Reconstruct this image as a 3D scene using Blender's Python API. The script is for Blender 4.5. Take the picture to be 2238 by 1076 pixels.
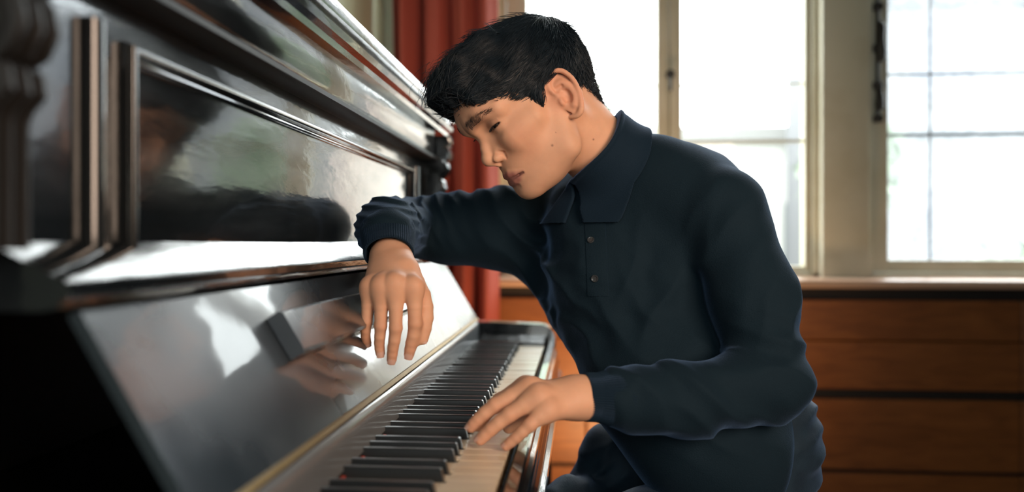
import bpy, bmesh, math, random
import numpy as np
from mathutils import Vector, Matrix
random.seed(7); RNG = np.random.default_rng(7)
SC = bpy.context.scene
COL = SC.collection
for _o in list(bpy.data.objects): bpy.data.objects.remove(_o)

# ---------------------------------------------------------------- camera
FPX = 1733.0                       # focal length in pixels of the 2238 px frame
YAW = math.radians(4.9)            # camera turned towards the piano
EYE = 0.95                         # camera height
cam_d = bpy.data.cameras.new('camera'); cam = bpy.data.objects.new('camera', cam_d); COL.objects.link(cam)
cam_d.sensor_width = 36.0; cam_d.lens = FPX / 2238 * 36
cam_d.shift_y = -10 / 2238
cam.location = (0, 0, EYE); cam.rotation_euler = (math.pi / 2, 0, YAW)
cam_d.clip_start = 0.02; cam_d.clip_end = 200
cam_d.dof.use_dof = True; cam_d.dof.focus_distance = 1.06; cam_d.dof.aperture_fstop = 2.0
SC.camera = cam

# ---------------------------------------------------------------- world, lights, exposure
SKY = 9.0
world = bpy.data.worlds.new('world'); SC.world = world; world.use_nodes = True
wn = world.node_tree; wn.nodes.clear()
wo = wn.nodes.new('ShaderNodeOutputWorld'); wb = wn.nodes.new('ShaderNodeBackground')
tc = wn.nodes.new('ShaderNodeTexCoord'); sep = wn.nodes.new('ShaderNodeSeparateXYZ'); rp = wn.nodes.new('ShaderNodeValToRGB')
wn.links.new(tc.outputs['Generated'], sep.inputs[0]); wn.links.new(sep.outputs['Z'], rp.inputs[0])
rp.color_ramp.elements[0].position = 0.0; rp.color_ramp.elements[0].color = (0.84, 0.90, 0.92, 1)
rp.color_ramp.elements[1].position = 0.6; rp.color_ramp.elements[1].color = (0.94, 0.98, 1.0, 1)
wn.links.new(rp.outputs[0], wb.inputs[0]); wb.inputs[1].default_value = SKY
wn.links.new(wb.outputs[0], wo.inputs[0])

def area_light(name, loc, target, size, size_y, power, color, spread=180):
    d = bpy.data.lights.new(name, 'AREA'); d.shape = 'RECTANGLE'; d.size = size; d.size_y = size_y
    d.energy = power; d.color = color; d.spread = math.radians(spread)
    o = bpy.data.objects.new(name, d); COL.objects.link(o); o.location = loc
    o.rotation_euler = (Vector(target) - Vector(loc)).to_track_quat('-Z', 'Y').to_euler()
    return o
# a warm fill light added out of view right of the camera, a warm lamp low beyond the piano
area_light('camera_fill_light', (0.80, -0.15, 1.30), (0.0, 1.1, 1.02), 0.7, 0.7, 4.4, (1.0, 0.74, 0.56), 80)
area_light('lamp_light', (0.16, 2.05, 0.22), (0.02, 2.8, 0.62), 0.3, 0.2, 4.0, (1.0, 0.60, 0.28), 120)
# portals in the two windows seen, so that the sky finds its way in
for nm, x0, x1, zz0, zz1 in (('portal_1', -0.30, 0.84, 0.86, 2.95), ('portal_2', 1.08, 2.15, 0.88, 2.95)):
    po = area_light(nm, ((x0 + x1) / 2, 2.90, (zz0 + zz1) / 2), ((x0 + x1) / 2, 0, (zz0 + zz1) / 2), x1 - x0, zz1 - zz0, 1, (1, 1, 1))
    po.data.cycles.is_portal = True
po = area_light('portal_3', (-0.20, -2.32, 1.65), (-0.20, 0, 1.65), 0.72, 1.3, 1, (1, 1, 1)); po.data.cycles.is_portal = True
vs = SC.view_settings; vs.view_transform = 'Standard'; vs.look = 'None'; vs.gamma = 1.0; vs.use_curve_mapping = False
vs.exposure = 0.15
SC.cycles.max_bounces = 8; SC.cycles.diffuse_bounces = 4; SC.cycles.glossy_bounces = 4
SC.cycles.sample_clamp_indirect = 6.0
SC.cycles.use_denoising = True

# ---------------------------------------------------------------- helpers
CT, ST = math.cos(YAW), math.sin(YAW)
def P(u, v, zc):
    """point seen at pixel (u, v) of the photograph at depth zc"""
    xc = (u - 1119) / FPX * zc
    return np.array([xc * CT - zc * ST, xc * ST + zc * CT, EYE - (v - 528) / FPX * zc])
def onY(u, v, Y):
    """point seen at pixel (u, v) on the plane y = Y"""
    k = (u - 1119) / FPX; zc = Y / (k * ST + CT); return P(u, v, zc)

def tag(o, label=None, cat=None, group=None, kind=None):
    if label: o['label'] = label
    if cat: o['category'] = cat
    if group: o['group'] = group
    if kind: o['kind'] = kind
    return o
def empty(name, loc=(0, 0, 0)):
    o = bpy.data.objects.new(name, None); COL.objects.link(o); o.location = loc; o.empty_display_size = 0.05; return o
def link(name, me, mat=None, parent=None, smooth=False):
    o = bpy.data.objects.new(name, me); COL.objects.link(o)
    if mat is not None and not me.materials: me.materials.append(mat)
    if parent is not None:
        o.parent = parent
        q = parent; off = Vector((0, 0, 0))
        while q is not None: off += q.location; q = q.parent
        o.location = -off           # geometry is written in world coordinates
    if smooth:
        for p in me.polygons: p.use_smooth = True
    return o
def from_arrays(name, V, F):
    me = bpy.data.meshes.new(name); me.from_pydata([tuple(map(float, v)) for v in V], [], [tuple(map(int, f)) for f in F]); me.update(); return me
class MB:
    """collects shapes into one mesh"""
    def __init__(s): s.V = []; s.F = []
    def add(s, V, F):
        n = len(s.V); s.V += [tuple(map(float, v)) for v in V]; s.F += [tuple(n + i for i in f) for f in F]; return s
    def box(s, x0, x1, y0, y1, z0, z1):
        V = [(x, y, z) for x in (x0, x1) for y in (y0, y1) for z in (z0, z1)]
        return s.add(V, [(0, 1, 3, 2), (4, 6, 7, 5), (0, 4, 5, 1), (2, 3, 7, 6), (0, 2, 6, 4), (1, 5, 7, 3)])
    def bbox(s, x0, x1, y0, y1, z0, z1, b=0.003):
        """box with bevelled edges"""
        bm = bmesh.new(); bmesh.ops.create_cube(bm, size=1)
        for v in bm.verts:
            v.co = Vector(((x0 + x1) / 2 + v.co.x * (x1 - x0), (y0 + y1) / 2 + v.co.y * (y1 - y0), (z0 + z1) / 2 + v.co.z * (z1 - z0)))
        bmesh.ops.bevel(bm, geom=bm.edges[:], offset=b, segments=2, affect='EDGES', profile=0.5)
        bm.verts.ensure_lookup_table()
        s.add([v.co[:] for v in bm.verts], [[v.index for v in f.verts] for f in bm.faces]); bm.free(); return s
    def prism(s, prof, a0, a1, axis='y', caps=True):
        """closed profile of (p, q) extruded; axis y: p=x q=z; axis x: p=y q=z; axis z: p=x q=y"""
        n = len(prof); V = []
        for a in (a0, a1):
            for p, q in prof:
                V.append({'y': (p, a, q), 'x': (a, p, q), 'z': (p, q, a)}[axis])
        F = [(i, (i + 1) % n, n + (i + 1) % n, n + i) for i in range(n)]
        if caps: F += [tuple(range(n))[::-1], tuple(range(n, 2 * n))]
        return s.add(V, F)
    def tube(s, pts, r, n=10, caps=True):
        pts = [Vector(p) for p in pts]; rs = r if hasattr(r, '__len__') else [r] * len(pts)
        V = []; up = None
        for i, p in enumerate(pts):
            t = (pts[min(i + 1, len(pts) - 1)] - pts[max(i - 1, 0)]).normalized()
            if up is None: up = t.orthogonal().normalized()
            up = (up - t * up.dot(t)).normalized(); b = t.cross(up)
            for k in range(n):
                a = 2 * math.pi * k / n; V.append(p + (up * math.cos(a) + b * math.sin(a)) * rs[i])
        F = [(i * n + k, i * n + (k + 1) % n, (i + 1) * n + (k + 1) % n, (i + 1) * n + k) for i in range(len(pts) - 1) for k in range(n)]
        if caps: F += [tuple(range(n))[::-1], tuple(range((len(pts) - 1) * n, len(pts) * n))]
        return s.add(V, F)
    def lathe(s, prof, c, axis='z', n=20):
        V = []
        for r, h in prof:
            for k in range(n):
                a = 2 * math.pi * k / n; q = (r * math.cos(a), r * math.sin(a))
                V.append({'z': (c[0] + q[0], c[1] + q[1], c[2] + h), 'y': (c[0] + q[0], c[1] + h, c[2] + q[1]), 'x': (c[0] + h, c[1] + q[0], c[2] + q[1])}[axis])
        m = len(prof)
        F = [(i * n + k, i * n + (k + 1) % n, (i + 1) * n + (k + 1) % n, (i + 1) * n + k) for i in range(m - 1) for k in range(n)]
        F += [tuple(range(n))[::-1], tuple(range((m - 1) * n, m * n))]
        return s.add(V, F)
    def build(s, name, mat, parent=None, smooth=False, fix=True):
        me = from_arrays(name, s.V, s.F)
        if fix:
            bm = bmesh.new(); bm.from_mesh(me); bmesh.ops.recalc_face_normals(bm, faces=bm.faces[:]); bm.to_mesh(me); bm.free()
        o = link(name, me, mat, parent)
        if smooth:
            for p in me.polygons: p.use_smooth = True
            me.set_sharp_from_angle(angle=math.radians(38))
        return o

# ---------------------------------------------------------------- materials
def material(name, base, rough=0.5, metal=0.0, spec=0.5, coat=0.0, bump=None, var=None, rvar=None, sss=None, sheen=None, ior=1.5, stretch=(1, 1, 1)):
    """bump=(scale, strength, detail); var=(colour2, scale, lo, hi); rvar=(rough2, scale)"""
    m = bpy.data.materials.new(name); m.use_nodes = True; nt = m.node_tree; b = nt.nodes['Principled BSDF']
    def S(k, v):
        if k in b.inputs: b.inputs[k].default_value = v
    S('Base Color', (*base, 1)); S('Roughness', rough); S('Metallic', metal); S('Specular IOR Level', spec); S('IOR', ior)
    if coat: S('Coat Weight', coat); S('Coat Roughness', 0.06)
    if sss: S('Subsurface Weight', sss[0]); S('Subsurface Radius', sss[1]); S('Subsurface Scale', sss[2])
    if sheen: S('Sheen Weight', sheen[0]); S('Sheen Roughness', sheen[1]); S('Sheen Tint', (*sheen[2], 1))
    tcn = nt.nodes.new('ShaderNodeTexCoord'); mp = nt.nodes.new('ShaderNodeMapping'); mp.inputs['Scale'].default_value = stretch
    nt.links.new(tcn.outputs['Object'], mp.inputs[0])
    def noise(scale, detail=3):
        n = nt.nodes.new('ShaderNodeTexNoise'); n.inputs['Scale'].default_value = scale; n.inputs['Detail'].default_value = detail
        nt.links.new(mp.outputs[0], n.inputs['Vector']); return n
    if bump:
        n = noise(bump[0], bump[2]); bp = nt.nodes.new('ShaderNodeBump'); bp.inputs['Strength'].default_value = bump[1]; bp.inputs['Distance'].default_value = 0.002
        nt.links.new(n.outputs[0], bp.inputs['Height']); nt.links.new(bp.outputs[0], b.inputs['Normal'])
        if coat: nt.links.new(bp.outputs[0], b.inputs['Coat Normal'])
    if var:
        n = noise(var[1], 5); r = nt.nodes.new('ShaderNodeValToRGB'); r.color_ramp.elements[0].position = var[2]; r.color_ramp.elements[1].position = var[3]
        r.color_ramp.elements[0].color = (*base, 1); r.color_ramp.elements[1].color = (*var[0], 1)
        nt.links.new(n.outputs[0], r.inputs[0]); nt.links.new(r.outputs[0], b.inputs['Base Color'])
    if rvar:
        n = noise(rvar[1], 4); r = nt.nodes.new('ShaderNodeMapRange'); r.inputs[1].default_value = 0.35; r.inputs[2].default_value = 0.68
        r.inputs[3].default_value = rough; r.inputs[4].default_value = rvar[0]
        nt.links.new(n.outputs[0], r.inputs[0]); nt.links.new(r.outputs[0], b.inputs['Roughness'])
    return m
def wood(name, c1, c2, rough=0.4, scale=(1, 14, 14), coat=0.0):
    m = bpy.data.materials.new(name); m.use_nodes = True; nt = m.node_tree; b = nt.nodes['Principled BSDF']
    b.inputs['Roughness'].default_value = rough; b.inputs['Coat Weight'].default_value = coat
    t = nt.nodes.new('ShaderNodeTexCoord'); mp = nt.nodes.new('ShaderNodeMapping'); mp.inputs['Scale'].default_value = scale
    n = nt.nodes.new('ShaderNodeTexNoise'); n.inputs['Scale'].default_value = 3; n.inputs['Detail'].default_value = 8; n.inputs['Distortion'].default_value = 1.2
    r = nt.nodes.new('ShaderNodeValToRGB'); r.color_ramp.elements[0].position = 0.35; r.color_ramp.elements[1].position = 0.7
    r.color_ramp.elements[0].color = (*c1, 1); r.color_ramp.elements[1].color = (*c2, 1)
    bp = nt.nodes.new('ShaderNodeBump'); bp.inputs['Strength'].default_value = 0.15; bp.inputs['Distance'].default_value = 0.002
    L = nt.links.new; L(t.outputs['Object'], mp.inputs[0]); L(mp.outputs[0], n.inputs['Vector']); L(n.outputs[0], r.inputs[0])
    L(r.outputs[0], b.inputs['Base Color']); L(n.outputs[0], bp.inputs['Height']); L(bp.outputs[0], b.inputs['Normal'])
    return m
# ================================================================ the room
M_wall = material('wall_paint', (0.66, 0.72, 0.56), 0.8, bump=(60, 0.1, 3))
M_ceil = material('ceiling_paint', (0.22, 0.22, 0.21), 0.9)
M_floor = wood('floor_wood', (0.07, 0.032, 0.014), (0.13, 0.06, 0.025), 0.45, (2, 14, 2))
M_frame = material('window_paint', (0.66, 0.63, 0.50), 0.42, bump=(25, 0.08, 3), var=((0.58, 0.54, 0.40), 7, 0.45, 0.75))
M_sill = material('sill_wood', (0.62, 0.40, 0.28), 0.3, bump=(30, 0.1, 3))
M_board = wood('panelling_wood', (0.20, 0.062, 0.014), (0.30, 0.10, 0.024), 0.42, (2, 14, 14))
M_dark = material('dark_gap', (0.012, 0.008, 0.006), 0.7)
M_iron = material('dark_iron', (0.05, 0.045, 0.04), 0.45, metal=0.6)
def m_glass():
    m = bpy.data.materials.new('window_glass'); m.use_nodes = True; nt = m.node_tree; nt.nodes.clear()
    o = nt.nodes.new('ShaderNodeOutputMaterial'); g = nt.nodes.new('ShaderNodeBsdfGlossy'); t = nt.nodes.new('ShaderNodeBsdfTransparent'); mx = nt.nodes.new('ShaderNodeMixShader')
    g.inputs['Roughness'].default_value = 0.03; t.inputs[0].default_value = (0.97, 0.98, 0.97, 1); mx.inputs[0].default_value = 0.05
    nt.links.new(t.outputs[0], mx.inputs[1]); nt.links.new(g.outputs[0], mx.inputs[2]); nt.links.new(mx.outputs[0], o.inputs[0]); return m
M_glass = m_glass()
def m_film():
    m = bpy.data.materials.new('textured_glass'); m.use_nodes = True; nt = m.node_tree; nt.nodes.clear()
    o = nt.nodes.new('ShaderNodeOutputMaterial'); g = nt.nodes.new('ShaderNodeBsdfTranslucent'); t = nt.nodes.new('ShaderNodeBsdfTransparent'); mx = nt.nodes.new('ShaderNodeMixShader')
    g.inputs[0].default_value = (0.9, 0.92, 0.95, 1); t.inputs[0].default_value = (0.95, 0.97, 0.98, 1)
    n = nt.nodes.new('ShaderNodeTexNoise'); n.inputs['Scale'].default_value = 9; n.inputs['Detail'].default_value = 6; n.inputs['Distortion'].default_value = 2.5
    r = nt.nodes.new('ShaderNodeMapRange'); r.inputs[1].default_value = 0.3; r.inputs[2].default_value = 0.7; r.inputs[3].default_value = 0.04; r.inputs[4].default_value = 0.12
    tc_ = nt.nodes.new('ShaderNodeTexCoord'); nt.links.new(tc_.outputs['Object'], n.inputs['Vector']); nt.links.new(n.outputs[0], r.inputs[0]); nt.links.new(r.outputs[0], mx.inputs[0])
    nt.links.new(t.outputs[0], mx.inputs[1]); nt.links.new(g.outputs[0], mx.inputs[2]); nt.links.new(mx.outputs[0], o.inputs[0]); return m
M_film = m_film()

YW = 2.80; XL, XR, YF, ZC = -0.70, 3.3, -2.2, 3.30; WT = 0.22
def ux(u, Y=YW): return float(onY(u, 528, Y)[0])
def vz(v, u=1600, Y=YW): return float(onY(u, v, Y)[2])
S_ = dict(kind='structure')
tag(MB().box(XL - .2, XR + .2, YF - .2, YW + WT, -0.1, 0).build('floor', M_floor), **S_)
tag(MB().box(XL - .2, XR + .2, YF - .2, YW + WT, ZC, ZC + .1).build('ceiling', M_ceil), **S_)
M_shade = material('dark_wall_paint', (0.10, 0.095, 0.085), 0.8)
tag(MB().box(XL - .2, XL, YF - .2, YW + WT, 0, ZC).build('wall_left', M_wall), **S_)
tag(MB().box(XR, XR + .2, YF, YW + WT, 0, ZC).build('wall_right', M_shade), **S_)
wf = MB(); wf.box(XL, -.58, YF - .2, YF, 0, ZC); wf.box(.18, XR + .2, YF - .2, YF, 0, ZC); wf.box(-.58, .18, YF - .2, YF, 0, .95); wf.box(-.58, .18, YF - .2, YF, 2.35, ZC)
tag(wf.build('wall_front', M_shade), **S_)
w3 = tag(MB().box(-.58, .18, YF - .12, YF - .115, .95, 2.35).build('window_3', M_glass), **S_)
f3 = MB()
for a_, b_, c_, d_ in ((-.58, -.53, .95, 2.35), (.13, .18, .95, 2.35), (-.53, .13, .95, 1.0), (-.53, .13, 2.3, 2.35), (-.215, -.185, 1.0, 2.3)): f3.bbox(a_, b_, YF - .14, YF - .09, c_, d_, .003)
f3.build('window_frame', M_frame, w3)
zs = vz(610) ; ZT = 2.95                      # sill top, window head
x1a, x1b = ux(1090), ux(1793)                 # first window opening
x2a, x2b = ux(1897), ux(1897) + 1.15          # second window opening
wb_ = MB()
wb_.box(XL, XR, YW, YW + WT, 0, zs); wb_.box(XL, XR, YW, YW + WT, ZT, ZC)
wb_.box(XL, x1a, YW, YW + WT, zs, ZT); wb_.box(x2b, XR, YW, YW + WT, zs, ZT)
wall_back = tag(wb_.build('wall_back', M_wall), **S_)
# post between the windows
pp = MB(); pp.bbox(x1b, x2a, YW - .02, YW + WT, zs, ZT, .006); pp.build('post', M_frame, wall_back, True)
def window(name, xa, xb, cuts, zb, bars, filmy=False):
    """cuts: list of (x0, x1) glass lights, zb glass bottom, bars: heights of the glazing bars"""
    w = empty(name, ((xa + xb) / 2, YW + .08, zs)); tag(w, **S_)
    fy0, fy1 = YW + .03, YW + .10
    fr = MB()
    fr.bbox(xa, xa + .022, fy0 - .015, fy1 + .02, zs, ZT, .003); fr.bbox(xb - .022, xb, fy0 - .015, fy1 + .02, zs, ZT, .003)
    fr.bbox(xa, xb, fy0 - .015, fy1 + .02, zs, zs + .022, .003); fr.bbox(xa, xb, fy0 - .015, fy1 + .02, ZT - .03, ZT, .003)
    fr.build('window_frame', M_frame, w, True)
    edges = [xa + .024] + [(cuts[i][1] + cuts[i + 1][0]) / 2 for i in range(len(cuts) - 1)] + [xb - .024]
    for i, (g0, g1) in enumerate(cuts):
        e0, e1 = edges[i] + .0015, edges[i + 1] - .0015
        s = MB(); z0, z1 = zs + .024, ZT - .034
        s.bbox(e0, g0, fy0, fy1 - .015, z0, z1, .004); s.bbox(g1, e1, fy0, fy1 - .015, z0, z1, .004)
        s.bbox(g0, g1, fy0 + .002, fy1 - .016, z0, zb, .004); s.bbox(g0, g1, fy0 + .002, fy1 - .016, z1 - .05, z1, .004)
        so = s.build('sash', M_frame, w, True)
        MB().box(g0, g1, fy0 + .024, fy0 + .028, zb, z1 - .05).build('pane', M_film if filmy else M_glass, so)
        for zz, t in bars:
            MB().box(g0, g1, fy0 + .012, fy0 + .024, zz - t, zz + t).build('glazing_bar', M_iron if filmy else M_frame, so)
        if filmy:
            xx = ux(2046); MB().box(xx - .0025, xx + .0025, fy0 + .014, fy0 + .022, zb, z1 - .05).build('glazing_bar', M_iron, so)
    return w
w1 = window('window_1', x1a, x1b, [(ux(1150), ux(1438)), (ux(1492), ux(1764))], vz(583, 1700), [(vz(306, 1640), .005), (vz(179, 1640), .003), (vz(40, 1640) + .32, .004)])
w2 = window('window_2', x2a, x2b, [(ux(1949), x2b - .07)], vz(569, 2000), [(vz(290, 2100), .0045), (vz(155, 2100), .003), (vz(155, 2100) + .35, .004)], True)
# casement handle on the middle stile, bolt rod on the second window
hd = MB(); hx = ux(1465); hz = vz(160)
hd.lathe([(.004, 0), (.016, 0), (.016, .006), (.008, .010), (.008, .03), (.004, .032)], (hx, YW - .004, hz), 'y', 14)
hd.tube([(hx, YW - .004, hz), (hx, YW - .012, hz - .02), (hx, YW - .012, hz - .06)], [.006, .006, .005], 8)
hd.build('window_handle', M_iron, w1, True)
bx_ = ux(1921); rod = MB()
rod.tube([(bx_, YW + .012, vz(268)), (bx_, YW + .012, ZT - .1)], .007, 10)
for zz in (vz(262), vz(190), vz(110), vz(20), 1.9, 2.2): rod.bbox(bx_ - .016, bx_ + .016, YW + .0, YW + .03, zz - .012, zz + .012, .003)
rod.lathe([(.004, 0), (.014, .004), (.017, .02), (.014, .05), (.009, .07), (.013, .09), (.004, .1)], (bx_ + .006, YW + .008, vz(245)), 'z', 12)
rod.lathe([(.004, 0), (.014, .004), (.019, .03), (.012, .08), (.016, .12), (.004, .14)], (bx_ + .01, YW + .006, vz(140)), 'z', 12)
rod.build('window_bolt', M_iron, w2, True)
# sill
sy = YW - .13
def sz(v): return float(onY(1900, v, sy)[2])
sill = MB(); zt, zb2 = sz(614), sz(631)
sill.prism([(sy, zb2), (sy - .006, (zt + zb2) / 2), (sy, zt), (sy + .01, zt + .004), (YW + .04, zt + .006), (YW + .04, zb2)], XL, XR, 'x')
tag(sill.build('trim_1', M_sill, None, True), **S_)
# wood panelling under the sill: rails and boards, each board its own
pan = tag(MB().box(XL + .3, XR, YW - .085, YW - .06, 0.08, zb2 - .0).build('wall_panelling', M_dark), 'orange brown wood panelling below the window sill', None, None, 'structure')
def pz(v): return float(onY(1850, v, YW - .1)[2])
rows = [(pz(745) + .002, pz(656)), (pz(851), pz(745) - .001), (pz(1026), pz(872)), (pz(1180), pz(1034)), (.09, pz(1190))]
xs = [XL + .31, .02, .72, 1.42, 2.12, 2.8, XR]
first = None
for (z0, z1) in rows:
    for i in range(len(xs) - 1):
        b = MB().bbox(xs[i] + (.002 if i not in (2,) else .0008), xs[i + 1] - .0008, YW - .105, YW - .082, z0, z1, .004).build('panel_board', M_board, pan)
tag(MB().bbox(XL, XR, YW - .12, YW - .082, 0, .085, .004).build('baseboard_back', M_board), **S_)

# ---------------------------------------------------------------- curtain
M_curt = material('red_curtain_cloth', (0.45, 0.085, 0.06), 0.75, sheen=(0.3, 0.5, (1, .4, .3)), bump=(180, 0.2, 2))
_nt = M_curt.node_tree; _tr = _nt.nodes.new('ShaderNodeBsdfTranslucent'); _tr.inputs[0].default_value = (0.85, 0.15, 0.07, 1); _mx = _nt.nodes.new('ShaderNodeMixShader'); _mx.inputs[0].default_value = .12
_nt.links.new(_nt.nodes['Principled BSDF'].outputs[0], _mx.inputs[1]); _nt.links.new(_tr.outputs[0], _mx.inputs[2]); _nt.links.new(_mx.outputs[0], _nt.nodes['Material Output'].inputs[0])
M_brass = material('brass', (0.75, 0.48, 0.14), 0.28, metal=1.0)
cr = empty('curtain', (ux(965, 2.6), 2.6, 0)); tag(cr, 'heavy red curtain hanging in deep folds behind the piano', 'curtain')
cv = []; cf = []; nx, nz = 200, 40; ca, cb = ux(852, 2.6), ux(1083, 2.6)
for j in range(nz + 1):
    z = 0.02 + (ZT + .105 - .02) * j / nz
    for i in range(nx + 1):
        t = i / nx; ph = t * 2 * math.pi * 4.1 + .5 * math.sin(7 * t) + .10 * math.sin(z * 2.2)
        a = .052 + .016 * math.sin(3 * t + z)
        y = 2.6 + a * math.sin(ph) + .010 * math.sin(2.3 * ph + z) + .004 * math.sin(z * 9 + 13 * t)
        x = ca + (cb - ca) * t + .010 * math.cos(ph) + .006 * math.sin(z * 1.7)
        cv.append((x, y, z))
for j in range(nz):
    for i in range(nx):
        a = j * (nx + 1) + i; cf.append((a, a + 1, a + nx + 2, a + nx + 1))
cme = from_arrays('cloth', cv, cf); co = link('cloth', cme, M_curt, cr, True)
sd = co.modifiers.new('thick', 'SOLIDIFY'); sd.thickness = .003
rod_z = ZT + .15
rd = empty('curtain_rod', (.6, 2.6, ZT + .15)); tag(rd, 'brass curtain rod above the windows', 'curtain rod')
MB().tube([(XL + .02, 2.6, ZT + .15), (1.2, 2.6, ZT + .15), (XR - .02, 2.6, ZT + .15)], .014, 14).build('rod', M_brass, rd, True)
for i in range(8):
    x = ca + (cb - ca) * i / 7
    MB().tube([(x, 2.6 + .024 * math.cos(a), ZT + .143 + .024 * math.sin(a)) for a in np.linspace(0, 2 * math.pi, 17)], .003, 6, False).build('curtain_ring', M_brass, rd, True)
for x in (XL + .02, 1.0, XR - .05):
    MB().bbox(x - .01, x + .01, 2.59, YW, ZT + .13, ZT + .17, .003).build('rod_bracket', M_brass, rd)

# ---------------------------------------------------------------- outside
M_gnd = material('outside_paving', (0.30, 0.30, 0.30), 0.9)
M_fac = material('pale_facade', (0.150, 0.153, 0.160), 0.9, bump=(10, 0.1, 3))
M_fac2 = material('cream_facade', (0.50, 0.44, 0.27), 0.9)
M_fwin = material('far_window', (0.11, 0.115, 0.13), 0.7, spec=.1)
M_line = material('far_gutter', (0.09, 0.095, 0.10), 0.8, spec=.1)
M_fac3 = material('light_facade', (0.52, 0.52, 0.49), 0.9)
tag(MB().box(-14, 24, YW + WT + .05, 40, -3.2, -3.0).build('ground', M_gnd), **S_)
M_line2 = material('far_ledge', (0.24, 0.24, 0.23), 0.9)
M_fwin2 = material('far_light_window', (0.20, 0.22, 0.22), 0.8, spec=.1)
def facade(name, label, x0, x1, y, z1, m, cols, rws, wy, ww, wh, zst, M_line=M_line, M_fwin=M_fwin, depth=5):
    b = empty(name, ((x0 + x1) / 2, y, -3)); tag(b, label, 'building')
    MB().box(x0, x1, y, y + depth, -3, z1).build('wall', m, b)
    MB().bbox(x0 - .1, x1 + .1, y - .2, y, z1 - .25, z1 + .1, .03).build('gutter', M_line, b)
    for r_ in range(rws):
        MB().box(x0, x1, y - .09, y, zst + r_ * wy - .55, zst + r_ * wy - .40).build('ledge', M_line, b)
        for c in range(cols):
            cx = x0 + (c + .5) * (x1 - x0) / cols; cz = zst + r_ * wy
            f = MB().box(cx - ww / 2 - .08, cx + ww / 2 + .08, y - .05, y - .0, cz - .08, cz + wh + .08).build('window', m, b)
            MB().box(cx - ww / 2, cx + ww / 2, y - .06, y - .052, cz, cz + wh).build('pane', M_fwin, f)
    return b
facade('apartment_building', 'pale grey building seen through the right window', 4.3, 13.5, 12, 4.6, M_fac, 5, 3, 2.6, .9, 1.3, -2.2)
facade('office_building', 'long light grey building far beyond the left window', -7.0, 8.0, 18, 3.4, M_fac3, 12, 2, 2.5, .8, 1.3, -2.0, M_line2, M_fwin2)
facade('yellow_house', 'cream yellow house seen through the left window', -2.6, -0.35, 11, 2.05, M_fac2, 3, 2, 2.1, .4, .9, -1.9)
M_leaf = material('green_leaves', (0.16, 0.20, 0.14), 0.7, var=((0.25, 0.30, 0.21), 3, .4, .7))
M_bark = material('bark', (0.12, 0.08, 0.05), 0.9)
def tree(x, y, h, r, label, seed):
    g = np.random.default_rng(seed)
    t = empty('tree', (x, y, -3)); tag(t, label, 'tree')
    MB().tube([(x, y, -3), (x + .05, y, -3 + h * .5), (x - .03, y, -3 + h * .8)], [.12, .09, .05], 8).build('trunk', M_bark, t)
    n = 2600; d = g.normal(size=(n, 3)); d /= np.linalg.norm(d, axis=1)[:, None]
    c = d * (r * g.uniform(.3, 1, n) ** .5)[:, None] * np.array([1, 1, 1.1]) + np.array([x, y, -3 + h - r])
    a = g.normal(size=(n, 3)) * .085; b = g.normal(size=(n, 3)) * .085
    V = np.stack([c + a, c + b, c - a, c - b], 1).reshape(-1, 3); F = np.arange(4 * n).reshape(n, 4)
    o = link('foliage', from_arrays('foliage', V, F), M_leaf, t); o['kind'] = 'stuff'
facade('narrow_house', 'narrow cream yellow house beside the green tree outside', 3.3, 3.65, 10.5, 2.4, M_fac2, 1, 2, 2.1, .2, .9, -1.9, depth=.7)
tree(2.98, 9.0, 5.2, .45, 'slim green tree outside behind the post between the windows', 8)
tree(3.75, 7.0, 3.9, .65, 'bushy green tree outside the right window', 3)
tree(-.62, 9.0, 5.9, 1.0, 'green tree outside the left window beside the yellow house', 5)
# ================================================================ the piano
M_lac = material('black_lacquer', (0.010, 0.013, 0.015), 0.10, spec=0.6, coat=1.0, bump=(14, 0.20, 4), rvar=(0.26, 6), stretch=(3, 1, 4))
M_lacw = material('worn_black_lacquer', (0.020, 0.031, 0.042), 0.20, spec=0.7, coat=0.7, bump=(11, 0.22, 5), rvar=(0.46, 4.5), stretch=(1, 1, 1))
M_rail = material('rail_reflection_lacquer', (0.15, 0.16, 0.17), 0.30, spec=0.6, coat=0.6, bump=(12, 0.12, 4), rvar=(0.45, 8))  # base colour greyed to stand in for bright reflections along the rail
M_ivory = material('ivory', (0.84, 0.71, 0.52), 0.32, spec=0.5, var=((0.80, 0.62, 0.41), 9, .45, .7), coat=.3)
M_wcore = material('key_wood', (0.55, 0.36, 0.18), 0.6)
M_ebony = material('ebony', (0.014, 0.018, 0.021), 0.30, spec=0.6, bump=(40, 0.05, 2))
M_felt = material('red_felt', (0.40, 0.05, 0.03), 0.95, bump=(300, 0.6, 3))
M_under = material('plain_black_wood', (0.012, 0.011, 0.010), 0.6)
M_bead = material('smooth_black_lacquer', (0.012, 0.015, 0.017), 0.16, spec=0.7, coat=1.0)
piano = empty('upright_piano', (-.4, 1.13, 0)); tag(piano, 'black lacquered upright piano with panelled front and open fallboard', 'piano')
def Z(z): return EYE + z
def pr(name, prof, y0, y1, mat=M_lac, parent=piano, smooth=True):
    return MB().prism([(x, Z(z)) for x, z in prof], y0, y1).build(name, mat, parent, smooth)
YI0, YI1 = .457, 1.808                 # between the two side arms
YO0, YO1 = .412, 1.853                 # outside of the case
XB = -.685
def arc(cx, cz, r, a0, a1, n=6): return [(cx + r * math.cos(math.radians(a)), cz + r * math.sin(math.radians(a))) for a in np.linspace(a0, a1, n)]
# case sides with the arms
for ya, yb in ((YO0, YI0), (YI1, YO1)):
    prof = [(XB, -.95), (-.36, -.95), (-.36, -.30), (-.060, -.30)] + [(-.0555, -.235)] + arc(-.0905, -.225, .035, 0, 90) + [(-.30, -.182), (-.372, -.15), (-.372, .245), (XB, .245)]
    pr('case_side', prof, ya, yb)
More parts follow.
